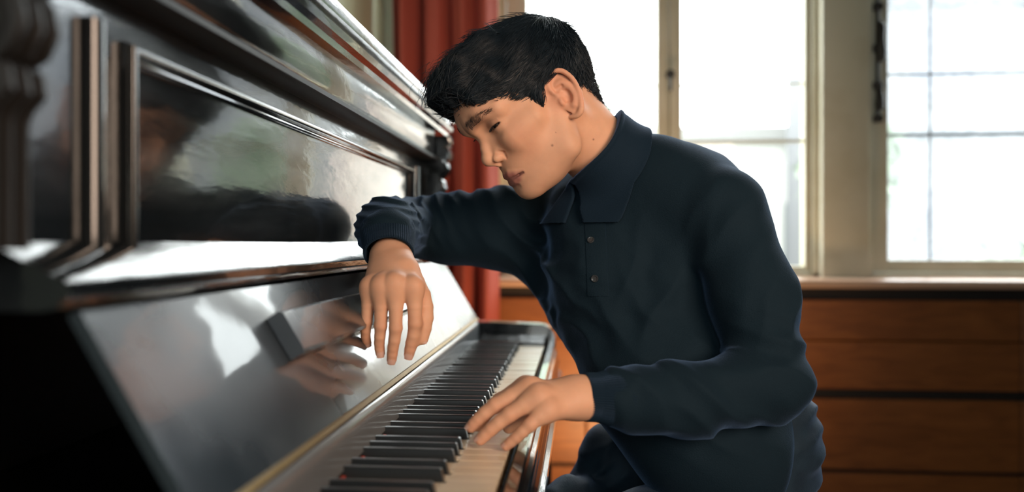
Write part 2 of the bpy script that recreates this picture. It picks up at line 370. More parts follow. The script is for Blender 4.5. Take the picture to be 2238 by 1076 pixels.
# lid with its moulded front edge
lid = [(XB, .262), (-.335, .262), (-.335, .250), (-.316, .250), (-.314, .258), (-.306, .262), (-.303, .270), (-.311, .274), (-.311, .278), (-.300, .281), (-.297, .290), (-.300, .299), (-.310, .303), (XB, .303)]
pr('lid', lid, YO0 - .03, YO1 + .03)
pr('cornice', [(-.37, .245), (-.372, .262), (-.326, .262), (-.326, .254), (-.331, .252), (-.345, .2515)], YO0 - .005, YO1 + .005)
MB().box(XB, -.66, YI0, YI1, .1, Z(.26)).build('back', M_under, piano)
pr('bottom_board', [(-.66, -.86), (-.40, -.86), (-.40, -.84), (-.66, -.84)], YI0, YI1, M_under)
# frieze and dark moulding under it
pr('frieze', [(-.36, .198), (-.334, .198), (-.331, .203), (-.331, .256), (-.36, .256)], YI0 + .03, YI1 - .02)
pr('moulding', [(-.365, .186), (-.338, .186), (-.330, .190), (-.330, .196), (-.340, .1975), (-.365, .1975)], YI0, YI1, M_under)
# upper door: flat frame, raised rectangular moulding, sunk panel
pr('upper_panel', [(-.38, -.01), (-.362, -.01), (-.362, .187), (-.38, .187)], YI0, YI1)
def strip(name, ya, yb, za, zb, w, d, x0, mat=M_lac):
    """rectangular frame of half round moulding on the plane x0"""
    prof = [(0, 0)] + [(w * .33 - w * .33 * math.cos(a), d * math.sin(a)) for a in np.linspace(.25, 2.6, 10)] + [(w * .70, d * .42), (w * .82, d * .50), (w * .93, d * .38), (w, 0)]
    rings = []
    for s, t in prof: rings.append([(x0 + t, ya + s, za + s), (x0 + t, yb - s, za + s), (x0 + t, yb - s, zb - s), (x0 + t, ya + s, zb - s)])
    V = [p for r in rings for p in r]; F = []
    for i in range(len(rings) - 1):
        for k in range(4): F.append((i * 4 + k, i * 4 + (k + 1) % 4, (i + 1) * 4 + (k + 1) % 4, (i + 1) * 4 + k))
    return MB().add(V, F).build(name, mat, piano, True)
strip('panel_moulding', .596, 1.672, Z(-.03), Z(.158), .017, .012, -.362, M_bead)
for y in (.556, 1.710):
    MB().prism([(-.3625 + .013 * math.cos(a), y + .010 * math.sin(a)) for a in np.linspace(-math.pi / 2, math.pi / 2, 17)], Z(-.02), Z(.1635), 'z').build('upright_bead', M_bead, piano, True)
    MB().prism([(-.362, y + .018 - .005), (-.355, y + .018), (-.362, y + .018 + .005)] if y < 1 else [(-.362, y - .023), (-.355, y - .018), (-.362, y - .013)], Z(-.02), Z(.140), 'z').build('upright_bead', M_lac, piano, True)
# scroll brackets at both ends
front = [(.244, -.304), (.232, -.300), (.224, -.304), (.218, -.312), (.212, -.306), (.202, -.301), (.192, -.304), (.186, -.314), (.178, -.308), (.166, -.306), (.154, -.314), (.146, -.322), (.138, -.317), (.124, -.314), (.112, -.320), (.105, -.330), (.098, -.324), (.088, -.322), (.080, -.330), (.07, -.334), (-.005, -.334)]
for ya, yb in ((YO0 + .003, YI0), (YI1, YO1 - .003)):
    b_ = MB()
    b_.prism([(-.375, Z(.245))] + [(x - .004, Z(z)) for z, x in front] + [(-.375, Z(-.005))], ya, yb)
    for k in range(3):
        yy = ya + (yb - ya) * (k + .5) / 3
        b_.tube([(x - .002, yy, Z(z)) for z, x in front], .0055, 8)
    t_ = b_.build('scroll_bracket', M_lac if ya > 1 else M_under, piano, True)  # near bracket gets dull black instead of lacquer, imitating shade at the frame edge
    if ya < 1: t_['label'] = 'scroll bracket at the near end, dulled to imitate shade'
# sloping shelf above the fallboard
sh = [(-.372, .0045), (-.362, -.0005), (-.311, -.0245), (-.3085, -.0265), (-.309, -.033), (-.3145, -.036), (-.316, -.041), (-.328, -.043), (-.372, -.043)]
pr('shelf', sh, YI0, YI1)
# fallboard
FB0 = np.array([-.315, -.043]); FB1 = np.array([-.2345, -.1775]); fd = (FB1 - FB0); fl = np.linalg.norm(fd); fd /= fl; fn = np.array([-fd[1], fd[0]])
if fn[0] < 0: fn = -fn
def fb(s, n): q = FB0 + fd * s + fn * n; return (float(q[0]), float(q[1]))
fall = pr('fallboard', [fb(0, -.009), fb(0, -.002), fb(.002, 0), fb(fl - .002, 0), fb(fl, -.002), fb(fl, -.009)], YI0 + .018, YI1 - .003, M_lacw)
ledge = MB().prism([(x, Z(z)) for x, z in (fb(.036, .001), fb(.036, .015), fb(.039, .018), fb(.079, .018), fb(.082, .015), fb(.082, .001))], .728, 1.33)
ledge.build('music_ledge', M_lacw, fall, True)
hg = MB()
hg.prism([(x, Z(z)) for x, z in (fb(fl - .004, .0003), fb(fl - .003, .0022), fb(fl + .002, .0024), fb(fl + .003, 0))], YI0 + .01, YI1 - .01)
M_hinge = material('dull_brass', (0.30, 0.20, 0.08), 0.42, metal=0.8, bump=(60, .2, 3))
hg.build('brass_hinge', M_hinge, fall, True)
# name rail between fallboard and keys
pr('name_rail', [(-.266, -.188), (-.2420, -.1830), (-.2355, -.1838), (-.2322, -.1872), (-.2305, -.1925), (-.2297, -.1995), (-.2297, -.2075), (-.2290, -.2150), (-.2282, -.2225), (-.266, -.2225)], YI0 + .002, YI1 - .002, M_rail)
pr('key_cushion', [(-.262, -.2225), (-.230, -.2225), (-.2295, -.2265), (-.262, -.2265)], YI0 + .05, YI1 - .05, M_under)
# keybed, key blocks, slip
MB().bbox(-.66, -.058, YI0, YI1, Z(-.30), Z(-.262), .003).build('keybed', M_under, piano)
for ya, yb in ((YI0, .5215), (1.7465, YI1)):
    MB().bbox(-.26, -.077, ya + .001, yb - .001, Z(-.2615), Z(-.222), .004).build('key_block', M_lac, piano)
slip = [(-.0735, -.262), (-.0735, -.240), (-.071, -.2365), (-.060, -.2365), (-.0575, -.2385), (-.057, -.247), (-.0525, -.250), (-.052, -.257), (-.0495, -.260), (-.0495, -.268), (-.046, -.272), (-.0455, -.283), (-.048, -.287), (-.048, -.296), (-.042, -.300), (-.0415, -.310), (-.046, -.314), (-.0735, -.314)]
pr('key_slip', slip, YI0 - .0, YI1 + .0)
for ya, yb in ((YO0 - .004, YI0 - .001), (YI1 + .001, YO1 + .004)):
    pr('arm_nosing', [(-.34, -.302), (-.047, -.300), (-.042, -.304), (-.0415, -.312), (-.047, -.317), (-.34, -.317)], ya, yb)
MB().bbox(-.35, -.047, YI0, YI1, Z(-.330), Z(-.316), .002).build('keybed_lining', M_under, piano)
# keys
KW = 1.2225 / 52; KX0, KX1 = -.262, -.079; kz0, kz1 = Z(-.2555), Z(-.231); Y0 = .5225
notes = [('A', 1, 0)]
# black key to the right of each white key index, offset from the boundary
def wname(i): return 'ABCDEFG'[i % 7]
off = {'A': .12, 'C': -.14, 'D': .14, 'F': -.17, 'G': 0.0}
BW = .0105
blk = {}
for i in range(51):
    if wname(i) in off: blk[i] = Y0 + (i + 1) * KW + off[wname(i)] * .012
bfront = -.1285
for i in range(52):
    a, b = Y0 + i * KW + .0006, Y0 + (i + 1) * KW - .0006
    l = blk[i - 1] + BW / 2 + .0009 if (i - 1) in blk else a
    r = blk[i] - BW / 2 - .0009 if i in blk else b
    xn = bfront + .0015
    poly = [(KX0, l), (KX0, r), (xn, r), (xn, b), (KX1 - .001, b), (KX1, b - .001), (KX1, a + .001), (KX1 - .001, a), (xn, a), (xn, l)]
    q = []
    for p_ in poly:
        if not q or (abs(q[-1][0] - p_[0]) + abs(q[-1][1] - p_[1])) > 1e-5: q.append(p_)
    dz = RNG.uniform(-.0004, .0004)
    k = MB().prism(q, kz0 + .020 + dz, kz1 + dz, 'z').build('white_key', M_ivory, piano)
    MB().box(KX0 + .002, KX1 - .003, max(a, l) + .0004, min(b, r) - .0004, kz0 - .002, kz0 + .0198 + dz).build('key_stick', M_wcore, k)
for i, yc in blk.items():
    w0, w1, h = BW / 2, BW / 2 - .0014, .0125; x0, x1 = KX0, bfront
    zt_, zb_ = kz1 + h, kz1 - .008
    V = [(x0, yc - w0, zb_), (x0, yc + w0, zb_), (x1, yc + w0, zb_), (x1, yc - w0, zb_),
         (x0, yc - w1, zt_ - .001), (x0, yc + w1, zt_ - .001), (x1 - .0045, yc + w1, zt_ - .001), (x1 - .0045, yc - w1, zt_ - .001),
         (x0, yc - w1 + .0012, zt_), (x0, yc + w1 - .0012, zt_), (x1 - .0062, yc + w1 - .0012, zt_), (x1 - .0062, yc - w1 + .0012, zt_)]
    F = [(3, 2, 1, 0)] + [(j, (j + 1) % 4, 4 + (j + 1) % 4, 4 + j) for j in range(4)] + [(4 + j, 4 + (j + 1) % 4, 8 + (j + 1) % 4, 8 + j) for j in range(4)] + [(8, 9, 10, 11)]
    MB().add(V, F).build('black_key', M_ebony, piano)
# red felt showing between the keys behind
fe = MB()
for i in range(51):
    yb_ = Y0 + (i + .5) * KW
    fe.bbox(-.2365, -.2262, yb_ - .0065, yb_ + .0065, kz1 + .0006, kz1 + .0042, .001)
fo = fe.build('felt_strip', M_felt, piano); fo['kind'] = 'stuff'
# lower case
pr('lower_panel', [(-.40, -.86), (-.385, -.86), (-.385, -.335), (-.40, -.335)], YI0, YI1)
strip('lower_moulding', .60, 1.665, Z(-.80), Z(-.40), .02, .010, -.385)
pr('bottom_rail', [(-.40, -.93), (-.37, -.93), (-.37, -.862), (-.40, -.862)], YI0, YI1)
for yc in (.432, 1.834):
    lg = MB()
    lg.bbox(-.115, -.068, yc - .022, yc + .022, .0, .05, .004)
    lg.lathe([(.016, 0), (.024, .006), (.024, .02), (.015, .03), (.018, .10), (.024, .25), (.028, .38), (.020, .42), (.026, .44), (.026, .46), (.018, .47), (.024, .5), (.024, .57)], (-.092, yc, .05), 'z', 20)
    lg.build('leg', M_lac, piano, True)
    MB().bbox(-.40, -.05, yc - .02, yc + .02, .0, .045, .006).build('foot', M_lac, piano)
for yc in (1.06, 1.20):
    MB().prism([(-.37, .058), (-.30, .056), (-.27, .044), (-.272, .038), (-.30, .048), (-.37, .05)], yc - .022, yc + .022).build('pedal', M_brass, piano, True)
# ================================================================ soft bodies: distance fields turned into smooth meshes
F4 = np.float32
def V3(p): return np.asarray(p, F4)
def smin(a, b, k):
    h = np.clip(k - np.abs(a - b), 0, None) / k
    return np.minimum(a, b) - h * h * k * .25
def smax(a, b, k): return -smin(-a, -b, k)
def rc(p, a, b, ra, rb):
    a, b = V3(a), V3(b); ba = b - a; pa = p - a
    h = np.clip(pa @ ba / max(float(ba @ ba), 1e-12), 0, 1)
    return np.linalg.norm(pa - h[:, None] * ba, axis=1) - (ra + (rb - ra) * h)
def chain(p, pts, rs, k=.01):
    d = None
    for i in range(len(pts) - 1):
        e = rc(p, pts[i], pts[i + 1], rs[i], rs[i + 1]); d = e if d is None else smin(d, e, k)
    return d
def cat(pts, rs, n=3):
    """smooth curve through the points"""
    A = np.c_[np.array([np.asarray(x, float) for x in pts]), rs]; B = np.vstack([2 * A[0] - A[1], A, 2 * A[-1] - A[-2]]); o = []
    for i in range(1, len(B) - 2):
        for t in np.arange(n) / n:
            a, b, c, d = B[i - 1], B[i], B[i + 1], B[i + 2]
            o.append(.5 * (2 * b + (c - a) * t + (2 * a - 5 * b + 4 * c - d) * t * t + (3 * b - a - 3 * c + d) * t ** 3))
    o.append(A[-1]); o = np.array(o); return o[:, :3], o[:, 3]
def ell(p, c, r, R=None):
    q = p - V3(c)
    if R is not None: q = q @ V3(R)
    r = V3(r); k0 = np.linalg.norm(q / r, axis=1); k1 = np.linalg.norm(q / (r * r), axis=1) + 1e-9
    return k0 * (k0 - 1) / k1
def sph(p, c, r): return np.linalg.norm(p - V3(c), axis=1) - r
def plane(p, c, n):
    n = V3(n) / np.linalg.norm(n); return (p - V3(c)) @ n

def nets(fn, lo, hi, h, B=8, margin=1.5):
    """smooth surface of fn = 0 inside the box (surface nets on a sparse grid)"""
    lo = np.asarray(lo, float); hi = np.asarray(hi, float)
    nb = np.maximum(np.ceil((hi - lo) / (h * B)).astype(int), 1); n = nb * B
    cx = [lo[i] + (np.arange(nb[i]) + .5) * B * h - .5 * h for i in range(3)]
    cc = np.stack(np.meshgrid(*cx, indexing='ij'), -1).reshape(-1, 3).astype(F4)
    cd = np.concatenate([fn(cc[i:i + 200000]) for i in range(0, len(cc), 200000)]).reshape(nb)
    D = np.repeat(np.repeat(np.repeat(cd, B, 0), B, 1), B, 2).astype(F4)
    act = np.argwhere(np.abs(cd) < B * h * .87 * margin)
    DV = D.reshape(nb[0], B, nb[1], B, nb[2], B)
    loc = np.stack(np.meshgrid(*[np.arange(B)] * 3, indexing='ij'), -1).reshape(-1, 3)
    for s in range(0, len(act), 400):
        a = act[s:s + 400]
        idx = a[:, None, :] * B + loc[None]
        pts = (lo + idx.reshape(-1, 3) * h).astype(F4)
        DV[a[:, 0], :, a[:, 1], :, a[:, 2], :] = fn(pts).reshape(len(a), B, B, B)
    S = D < 0
    c = [S[i:n[0] - 1 + i, j:n[1] - 1 + j, k:n[2] - 1 + k] for i in (0, 1) for j in (0, 1) for k in (0, 1)]
    cnt = sum(x.astype(np.int8) for x in c); cells = np.argwhere((cnt > 0) & (cnt < 8))
    vid = -np.ones(tuple(n - 1), np.int32); vid[cells[:, 0], cells[:, 1], cells[:, 2]] = np.arange(len(cells))
    acc = np.zeros((len(cells), 3)); w = np.zeros(len(cells)); C = np.array([(i, j, k) for i in (0, 1) for j in (0, 1) for k in (0, 1)])
    val = np.stack([D[cells[:, 0] + o[0], cells[:, 1] + o[1], cells[:, 2] + o[2]] for o in C], 1)
    for a in range(8):
        for b in range(a + 1, 8):
            if np.abs(C[a] - C[b]).sum() != 1: continue
            m = (val[:, a] < 0) != (val[:, b] < 0)
            t = val[m, a] / (val[m, a] - val[m, b]); acc[m] += C[a] + t[:, None] * (C[b] - C[a]); w[m] += 1
    V = lo + (cells + acc / w[:, None]) * h
    F = []
    for ax in range(3):
        u, v = (ax + 1) % 3, (ax + 2) % 3
        sl0 = [slice(None)] * 3; sl1 = [slice(None)] * 3; sl0[ax] = slice(0, n[ax] - 1); sl1[ax] = slice(1, n[ax])
        A = S[tuple(sl0)]; Bb = S[tuple(sl1)]; e = np.argwhere(A != Bb)
        e = e[(e[:, u] > 0) & (e[:, v] > 0) & (e[:, u] < n[u] - 1) & (e[:, v] < n[v] - 1)]
        if not len(e): continue
        du = np.zeros(3, int); du[u] = 1; dv = np.zeros(3, int); dv[v] = 1
        q = np.stack([vid[tuple(x.T)] for x in (e - du - dv, e - dv, e, e - du)], 1)
        fl = A[tuple(e.T)]; q[~fl] = q[~fl][:, ::-1]
        q = q[(q >= 0).all(1)]; F.append(q)
    return V, np.concatenate(F)

def quad_mesh(name, V, F):
    me = bpy.data.meshes.new(name); me.vertices.add(len(V)); me.vertices.foreach_set('co', np.asarray(V, F4).ravel())
    k = F.shape[1]; me.loops.add(F.size); me.loops.foreach_set('vertex_index', F.astype(np.int32).ravel())
    me.polygons.add(len(F)); me.polygons.foreach_set('loop_start', np.arange(0, F.size, k, dtype=np.int32)); me.polygons.foreach_set('loop_total', np.full(len(F), k, np.int32))
    me.update(calc_edges=True); me.validate(); me.polygons.foreach_set('use_smooth', np.ones(len(me.polygons), bool)); return me
def relax(V, F, it=2, lam=.5):
    """a little smoothing along the edges"""
    E_ = np.concatenate([F[:, [i, (i + 1) % 4]] for i in range(4)]); n = len(V)
    deg = np.bincount(E_.ravel(), minlength=n)[:, None] + 1e-9
    for _ in range(it):
        S = np.zeros_like(V)
        for a in range(3): S[:, a] = np.bincount(E_[:, 0], V[E_[:, 1], a], n) + np.bincount(E_[:, 1], V[E_[:, 0], a], n)
        V = V + lam * (S / deg - V)
    return V
def grad(fn, p, e=.0006):
    p = p.astype(F4); g = np.stack([fn(p + V3(d) * e) - fn(p - V3(d) * e) for d in np.eye(3)], 1)
    return g / (np.linalg.norm(g, axis=1)[:, None] + 1e-9)
def strands(name, paths, r, mat, parent):
    """paths (n, m, 3) turned into thin tapering three sided hairs, r (n,) root radius"""
    n, m, _ = paths.shape; t = np.gradient(paths, axis=1); t /= np.linalg.norm(t, axis=2)[..., None] + 1e-9
    ref = np.array([.31, .52, .79]); a = np.cross(t, ref); a /= np.linalg.norm(a, axis=2)[..., None] + 1e-9; b = np.cross(t, a)
    tp = np.linspace(0, 1, m); tap = (.75 + .5 * tp) * (1 - tp ** 3 * .93)
    rr = (r[:, None] * tap)[..., None]
    V = np.stack([paths + rr * (a * math.cos(q) + b * math.sin(q)) for q in (0, 2.094, 4.189)], 2)   # n,m,3,3
    idx = np.arange(n * m * 3).reshape(n, m, 3)
    F = np.stack([np.stack([idx[:, :-1, k], idx[:, :-1, (k + 1) % 3], idx[:, 1:, (k + 1) % 3], idx[:, 1:, k]], -1) for k in range(3)], 2).reshape(-1, 4)
    return link(name, quad_mesh(name, V.reshape(-1, 3), F), mat, parent)
# ================================================================ the pianist
def m_skin():
    m = bpy.data.materials.new('skin'); m.use_nodes = True; nt = m.node_tree; b = nt.nodes['Principled BSDF']; L = nt.links.new
    at = nt.nodes.new('ShaderNodeAttribute'); at.attribute_name = 'skin_colour'
    n = nt.nodes.new('ShaderNodeTexNoise'); n.inputs['Scale'].default_value = 60; n.inputs['Detail'].default_value = 6
    hs = nt.nodes.new('ShaderNodeHueSaturation'); mr = nt.nodes.new('ShaderNodeMapRange'); mr.inputs[3].default_value = .9; mr.inputs[4].default_value = 1.1
    n2 = nt.nodes.new('ShaderNodeTexNoise'); n2.inputs['Scale'].default_value = 900; n2.inputs['Detail'].default_value = 2
    bp = nt.nodes.new('ShaderNodeBump'); bp.inputs['Strength'].default_value = .12; bp.inputs['Distance'].default_value = .0006
    t = nt.nodes.new('ShaderNodeTexCoord'); L(t.outputs['Object'], n.inputs['Vector']); L(t.outputs['Object'], n2.inputs['Vector'])
    L(n.outputs[0], mr.inputs[0]); L(mr.outputs[0], hs.inputs['Value']); L(at.outputs['Color'], hs.inputs['Color']); L(hs.outputs[0], b.inputs['Base Color'])
    L(n2.outputs[0], bp.inputs['Height']); L(bp.outputs[0], b.inputs['Normal'])
    b.inputs['Roughness'].default_value = .55; b.inputs['Specular IOR Level'].default_value = .32
    b.inputs['Subsurface Weight'].default_value = .18; b.inputs['Subsurface Radius'].default_value = (1, .35, .18); b.inputs['Subsurface Scale'].default_value = .005
    return m
M_skin = m_skin()
M_hair = material('black_hair', (0.006, 0.014, 0.022), 0.5, spec=0.45)
M_knit = material('navy_knit', (0.0016, 0.012, 0.0215), 0.85, sheen=(.26, 0.30, (.30, .52, .95)), bump=(700, 0.35, 2), spec=.25)
M_rib = material('ribbed_navy_knit', (0.002, 0.013, 0.027), 0.85, sheen=(.35, 0.30, (.34, .52, .95)), bump=(900, 0.3, 2), spec=.25)
M_denim = material('dark_denim', (0.006, 0.018, 0.032), 0.7, sheen=(0.25, 0.35, (.4, .6, 1)), bump=(900, 0.4, 2), var=((0.012, 0.032, 0.052), 30, .4, .8), spec=.3)
M_eye = material('dark_brown_eye', (0.012, 0.007, 0.005), 0.08, coat=.8)
M_button = material('dark_button', (0.035, 0.04, 0.045), 0.25, spec=.6)
M_shoe = material('black_leather', (0.012, 0.011, 0.010), 0.35)

# head frame
HO = np.array([-.06016, 1.12278, 1.13736])
def head_rot(y, p, r):
    Bm = np.array([[-1, 0, 0], [0, -1, 0], [0, 0, 1.]])
    cy, sy = math.cos(y), math.sin(y); cp, sp = math.cos(p), math.sin(p); cr, sr = math.cos(r), math.sin(r)
    return Bm @ np.array([[cy, -sy, 0], [sy, cy, 0], [0, 0, 1]]) @ np.array([[cp, 0, sp], [0, 1, 0], [-sp, 0, cp]]) @ np.array([[1, 0, 0], [0, cr, -sr], [0, sr, cr]])
HR = head_rot(math.radians(30.68), math.radians(34.91), math.radians(7.91)); HRf = HR.astype(F4)
def to_head(p): return (p - V3(HO)) @ HRf
def to_world(q): return np.asarray(q) @ HR.T + HO

EYEC = (.0745, .0315, .0155); ER = .0122
def ear(q):
    e1 = np.array([-.90, .436, 0]); e2 = np.array([-.42, -.03, 1.]); e2 -= e1 * (e2 @ e1); e2 /= np.linalg.norm(e2); n = np.cross(e2, e1); n = n if n[1] > 0 else -n
    M = np.stack([e1, e2, n], 1).astype(F4); l = (q - V3((-.0075, .0780, -.006))) @ M
    K = 1.0
    def c3(s, t, w=0): return (s * K, t * K, w)
    d = ell(l, c3(.001, .002, -.0035), (.0165, .031, .0036))
    rim = [c3(-.010, .004, -.001), c3(-.0145, .018, .000), c3(-.010, .030, .001), c3(.001, .0355, .002), c3(.012, .0295, .003), c3(.0175, .014, .003), c3(.0165, -.003, .002), c3(.0115, -.017, .001), c3(.004, -.0275, 0), c3(-.004, -.0305, -.003), c3(-.0120, -.0270, -.007)]
    d = smin(d, chain(l, *cat(rim, [.0022, .0032, .0034, .0034, .0034, .0032, .0030, .0034, .0042, .0038, .0026]), .0008), .0035)
    d = smin(d, chain(l, *cat([c3(-.004, .0195, -.002), c3(.004, .0170, -.001), c3(.0088, .006, -.0005), c3(.0075, -.008, -.0005), c3(.001, -.0165, -.001)], [.0026, .0032, .0036, .0038, .0036]), .001), .006)
    d = smax(d, -ell(l, c3(-.0020, -.0010, .0025), (.0072, .0108, .0100)), .0025)
    d = smax(d, -chain(l, [c3(-.0075, .012, .001), c3(.0, .0135, .001)], [.0028, .0020], .002), .003)
    d = smin(d, ell(l, c3(-.0115, -.004, -.0005), (.0038, .0062, .0042)), .003)
    d = smin(d, chain(l, [c3(-.011, .007, -.0015), c3(-.004, .0055, -.0035)], [.0024, .0016], .002), .003)
    return smin(d, rc(q, (-.002, .062, -.006), (-.010, .0665, -.006), .012, .0085), .004)
def head(q):
    s = q.copy(); s[:, 1] = np.abs(s[:, 1])
    d = ell(s, (.001, 0, .046), (.100, .0745, .076))
    d = smin(d, ell(s, (.050, 0, .046), (.055, .052, .045)), .02)
    d = smin(d, ell(s, (.040, 0, -.026), (.050, .0585, .066)), .02)
    d = smin(d, rc(s, (.070, .036, -.010), (.040, .056, -.004), .0185, .0135), .018)
    d = smin(d, ell(s, (.064, 0, -.046), (.032, .031, .032)), .016)
    d = smin(d, chain(s, [(.074, .010, -.080), (.020, .047, -.062), (.002, .055, -.015)], [.0165, .017, .016], .02), .020)
    d = smin(d, ell(s, (.040, 0, -.068), (.045, .040, .030)), .02)
    d = smin(d, ell(s, (.0775, 0, -.0815), (.0185, .0175, .0160)), .010)
    d = smin(d, chain(s, [(.0965, .010, .0325), (.087, .030, .038), (.074, .048, .032)], [.0140, .0115, .0090], .01), .014)
    # eye hollow, eyeball lids
    d = smax(d, -ell(s, (.1005, .031, .0145), (.0120, .0175, .0115)), .014)
    l = s - V3(EYEC); rl = np.linalg.norm(l, axis=1)
    lid = rl - .0142
    ang = np.arctan2(l[:, 1], l[:, 0]); ev = l[:, 2] / np.maximum(rl, 1e-6)
    t = np.clip((ang - .12) / 1.0, -1, 1); w = np.sqrt(np.clip(1 - t * t, 0, 1))
    up = -.15 + .18 * w + .12 * t; lo_ = -.15 - .17 * w + .10 * t
    slit = np.maximum(np.maximum(ev - up, lo_ - ev) * .014, np.maximum(np.abs(ang - .12) - 1.0, 0) * .014)
    crease = np.exp(-((ev - (up + .40)) / .06) ** 2) * np.exp(-(t / .95) ** 4) * .0006
    lid = lid + crease
    lid = smin(lid, rl - .0150 + np.abs(ev - up) * .03, .001) + 0.0
    d = smin(d, lid, .007)
    d = smax(d, -np.maximum(slit, rl - .021), .0012)
    d = np.maximum(d, -(rl - .0120)) if False else d
    # nose
    d = smin(d, chain(s, [(.0885, 0, .024), (.0900, 0, .014), (.0990, 0, -.004), (.1045, 0, -.0155)], [.009, .0082, .0080, .0088], .004), .010)
    d = smin(d, rc(s, (.080, .007, .004), (.091, .0115, -.018), .009, .0085), .009)
    d = smin(d, sph(s, (.1055, 0, -.0178), .0098), .004)
    d = smin(d, ell(s, (.0975, .0128, -.0225), (.0088, .0060, .0066)), .0035)
    d = smin(d, rc(s, (.1050, 0, -.0245), (.0985, 0, -.0305), .0036, .0045), .003)
    d = smax(d, -rc(s, (.1035, .0068, -.0315), (.1000, .0075, -.0250), .0024, .0022), .0015)
    # lips
    d = smin(d, chain(s, [(.0962, 0, -.0520), (.0945, .007, -.0510), (.0905, .0145, -.0535), (.0838, .0245, -.0575)], [.0040, .0040, .0034, .0016], .005), .006)
    d = smin(d, chain(s, [(.0940, 0, -.0630), (.0920, .008, -.0628), (.0880, .0155, -.0608), (.0832, .0235, -.0582)], [.0052, .0049, .0038, .0016], .005), .0045)
    d = smax(d, -chain(s, [(.1030, 0, -.0574), (.0990, .010, -.0574), (.0905, .020, -.0577), (.0865, .0265, -.0582)], [.0010, .0012, .0013, .0012], .002), .0020)
    d = smax(d, -rc(s, (.1050, 0, -.0345), (.1030, 0, -.0450), .0025, .0025), .005)
    d = smax(d, -chain(s, [(.1010, 0, -.0715), (.0975, .009, -.0708)], [.0030, .0015], .003), .006)
    d = smax(d, -chain(s, [(.0975, .0185, -.0150), (.0905, .0205, -.0215), (.0900, .0185, -.0285)], [.0014, .0016, .0010], .003), .003)
    return smin(d, ear(s), .004)
NB = P(1386, 402, 1.19); NBl = (NB - HO) @ HR
def neck(p):
    q = to_head(p)
    d = rc(q, (-.024, 0, -.036), NBl, .0490, .056)
    d = smin(d, rc(q, (-.058, 0, .0), (-.050, 0, -.062), .028, .027), .03)
    s = q.copy(); s[:, 1] = np.abs(s[:, 1])
    return smin(d, rc(s, (-.018, .050, -.025), NBl * .8 + np.array([.03, .006, 0]), .014, .014), .02)

# limbs, given by where they are seen and how deep
RS, RE, RF, RW = P(1290, 480, 1.33), P(897, 498, 1.335), P(848, 500, 1.16), P(853, 556, 1.045)
LS, LM, LE, LF, LW = P(1578, 466, 1.10), P(1644, 650, 1.05), P(1686, 838, 1.00), P(1500, 874, .955), P(1262, 867, .912)
CH, BK, BL, PV = P(1400, 520, 1.24), P(1500, 500, 1.22), P(1500, 780, 1.20), P(1600, 1010, 1.19)
LH, RH = P(1600, 1120, 1.10), P(1560, 1035, 1.27)
LK, RK = P(1290, 1235, 1.02), P(1342, 1000, 1.26)
LA = np.array([.06, LK[1] - .02, .09]); RA = np.array([-.17, RK[1] - .10, .10]); RSH = RK * .55 + RA * .45

# right hand hanging, left hand on the keys: (knuckle, middle joint, end joint, tip), radii
RHAND = dict(wrist=RW, fingers=[
    ([P(808, 624, 0.968), P(801, 704, 0.972), P(799, 735, 0.977), P(803, 750, 0.982)], [0.0092, 0.0067, 0.0060, 0.0052]),
    ([P(834, 622, 0.958), P(832, 713, 0.963), P(829, 750, 0.969), P(831, 772, 0.972)], [0.0098, 0.0075, 0.0065, 0.0060]),
    ([P(864, 617, 0.954), P(865, 718, 0.957), P(859, 760, 0.963), P(856, 786, 0.968)], [0.0101, 0.0078, 0.0068, 0.0062]),
    ([P(904, 624, 0.957), P(907, 708, 0.959), P(899, 750, 0.965), P(894, 775, 0.969)], [0.0103, 0.0080, 0.0071, 0.0065])],
    thumb=([P(888, 590, 1.000), P(924, 645, 0.983), P(933, 695, 0.978), P(925, 742, 0.974)], [0.0140, 0.0098, 0.0082, 0.0064]))
LHAND = dict(wrist=LW, fingers=[
    ([P(1198, 893, .876), P(1158, 930, .868), P(1128, 957, .868), P(1107, 975, .870)], [.0095, .0073, .0065, .0056]),
    ([P(1178, 864, .884), P(1113, 907, .880), P(1073, 939, .880), P(1050, 961, .882)], [.0110, .0085, .0075, .0066]),
    ([P(1158, 846, .900), P(1082, 887, .895), P(1045, 918, .895), P(1030, 934, .896)], [.0112, .0086, .0075, .0066]),
    ([P(1150, 843, .922), P(1092, 876, .925), P(1058, 912, .925), P(1043, 932, .924)], [.0105, .0084, .0072, .0064])],
    thumb=([P(1236, 868, .935), P(1180, 890, .945), P(1140, 915, .945), P(1112, 935, .940)], [.0150, .0110, .0090, .0072]))
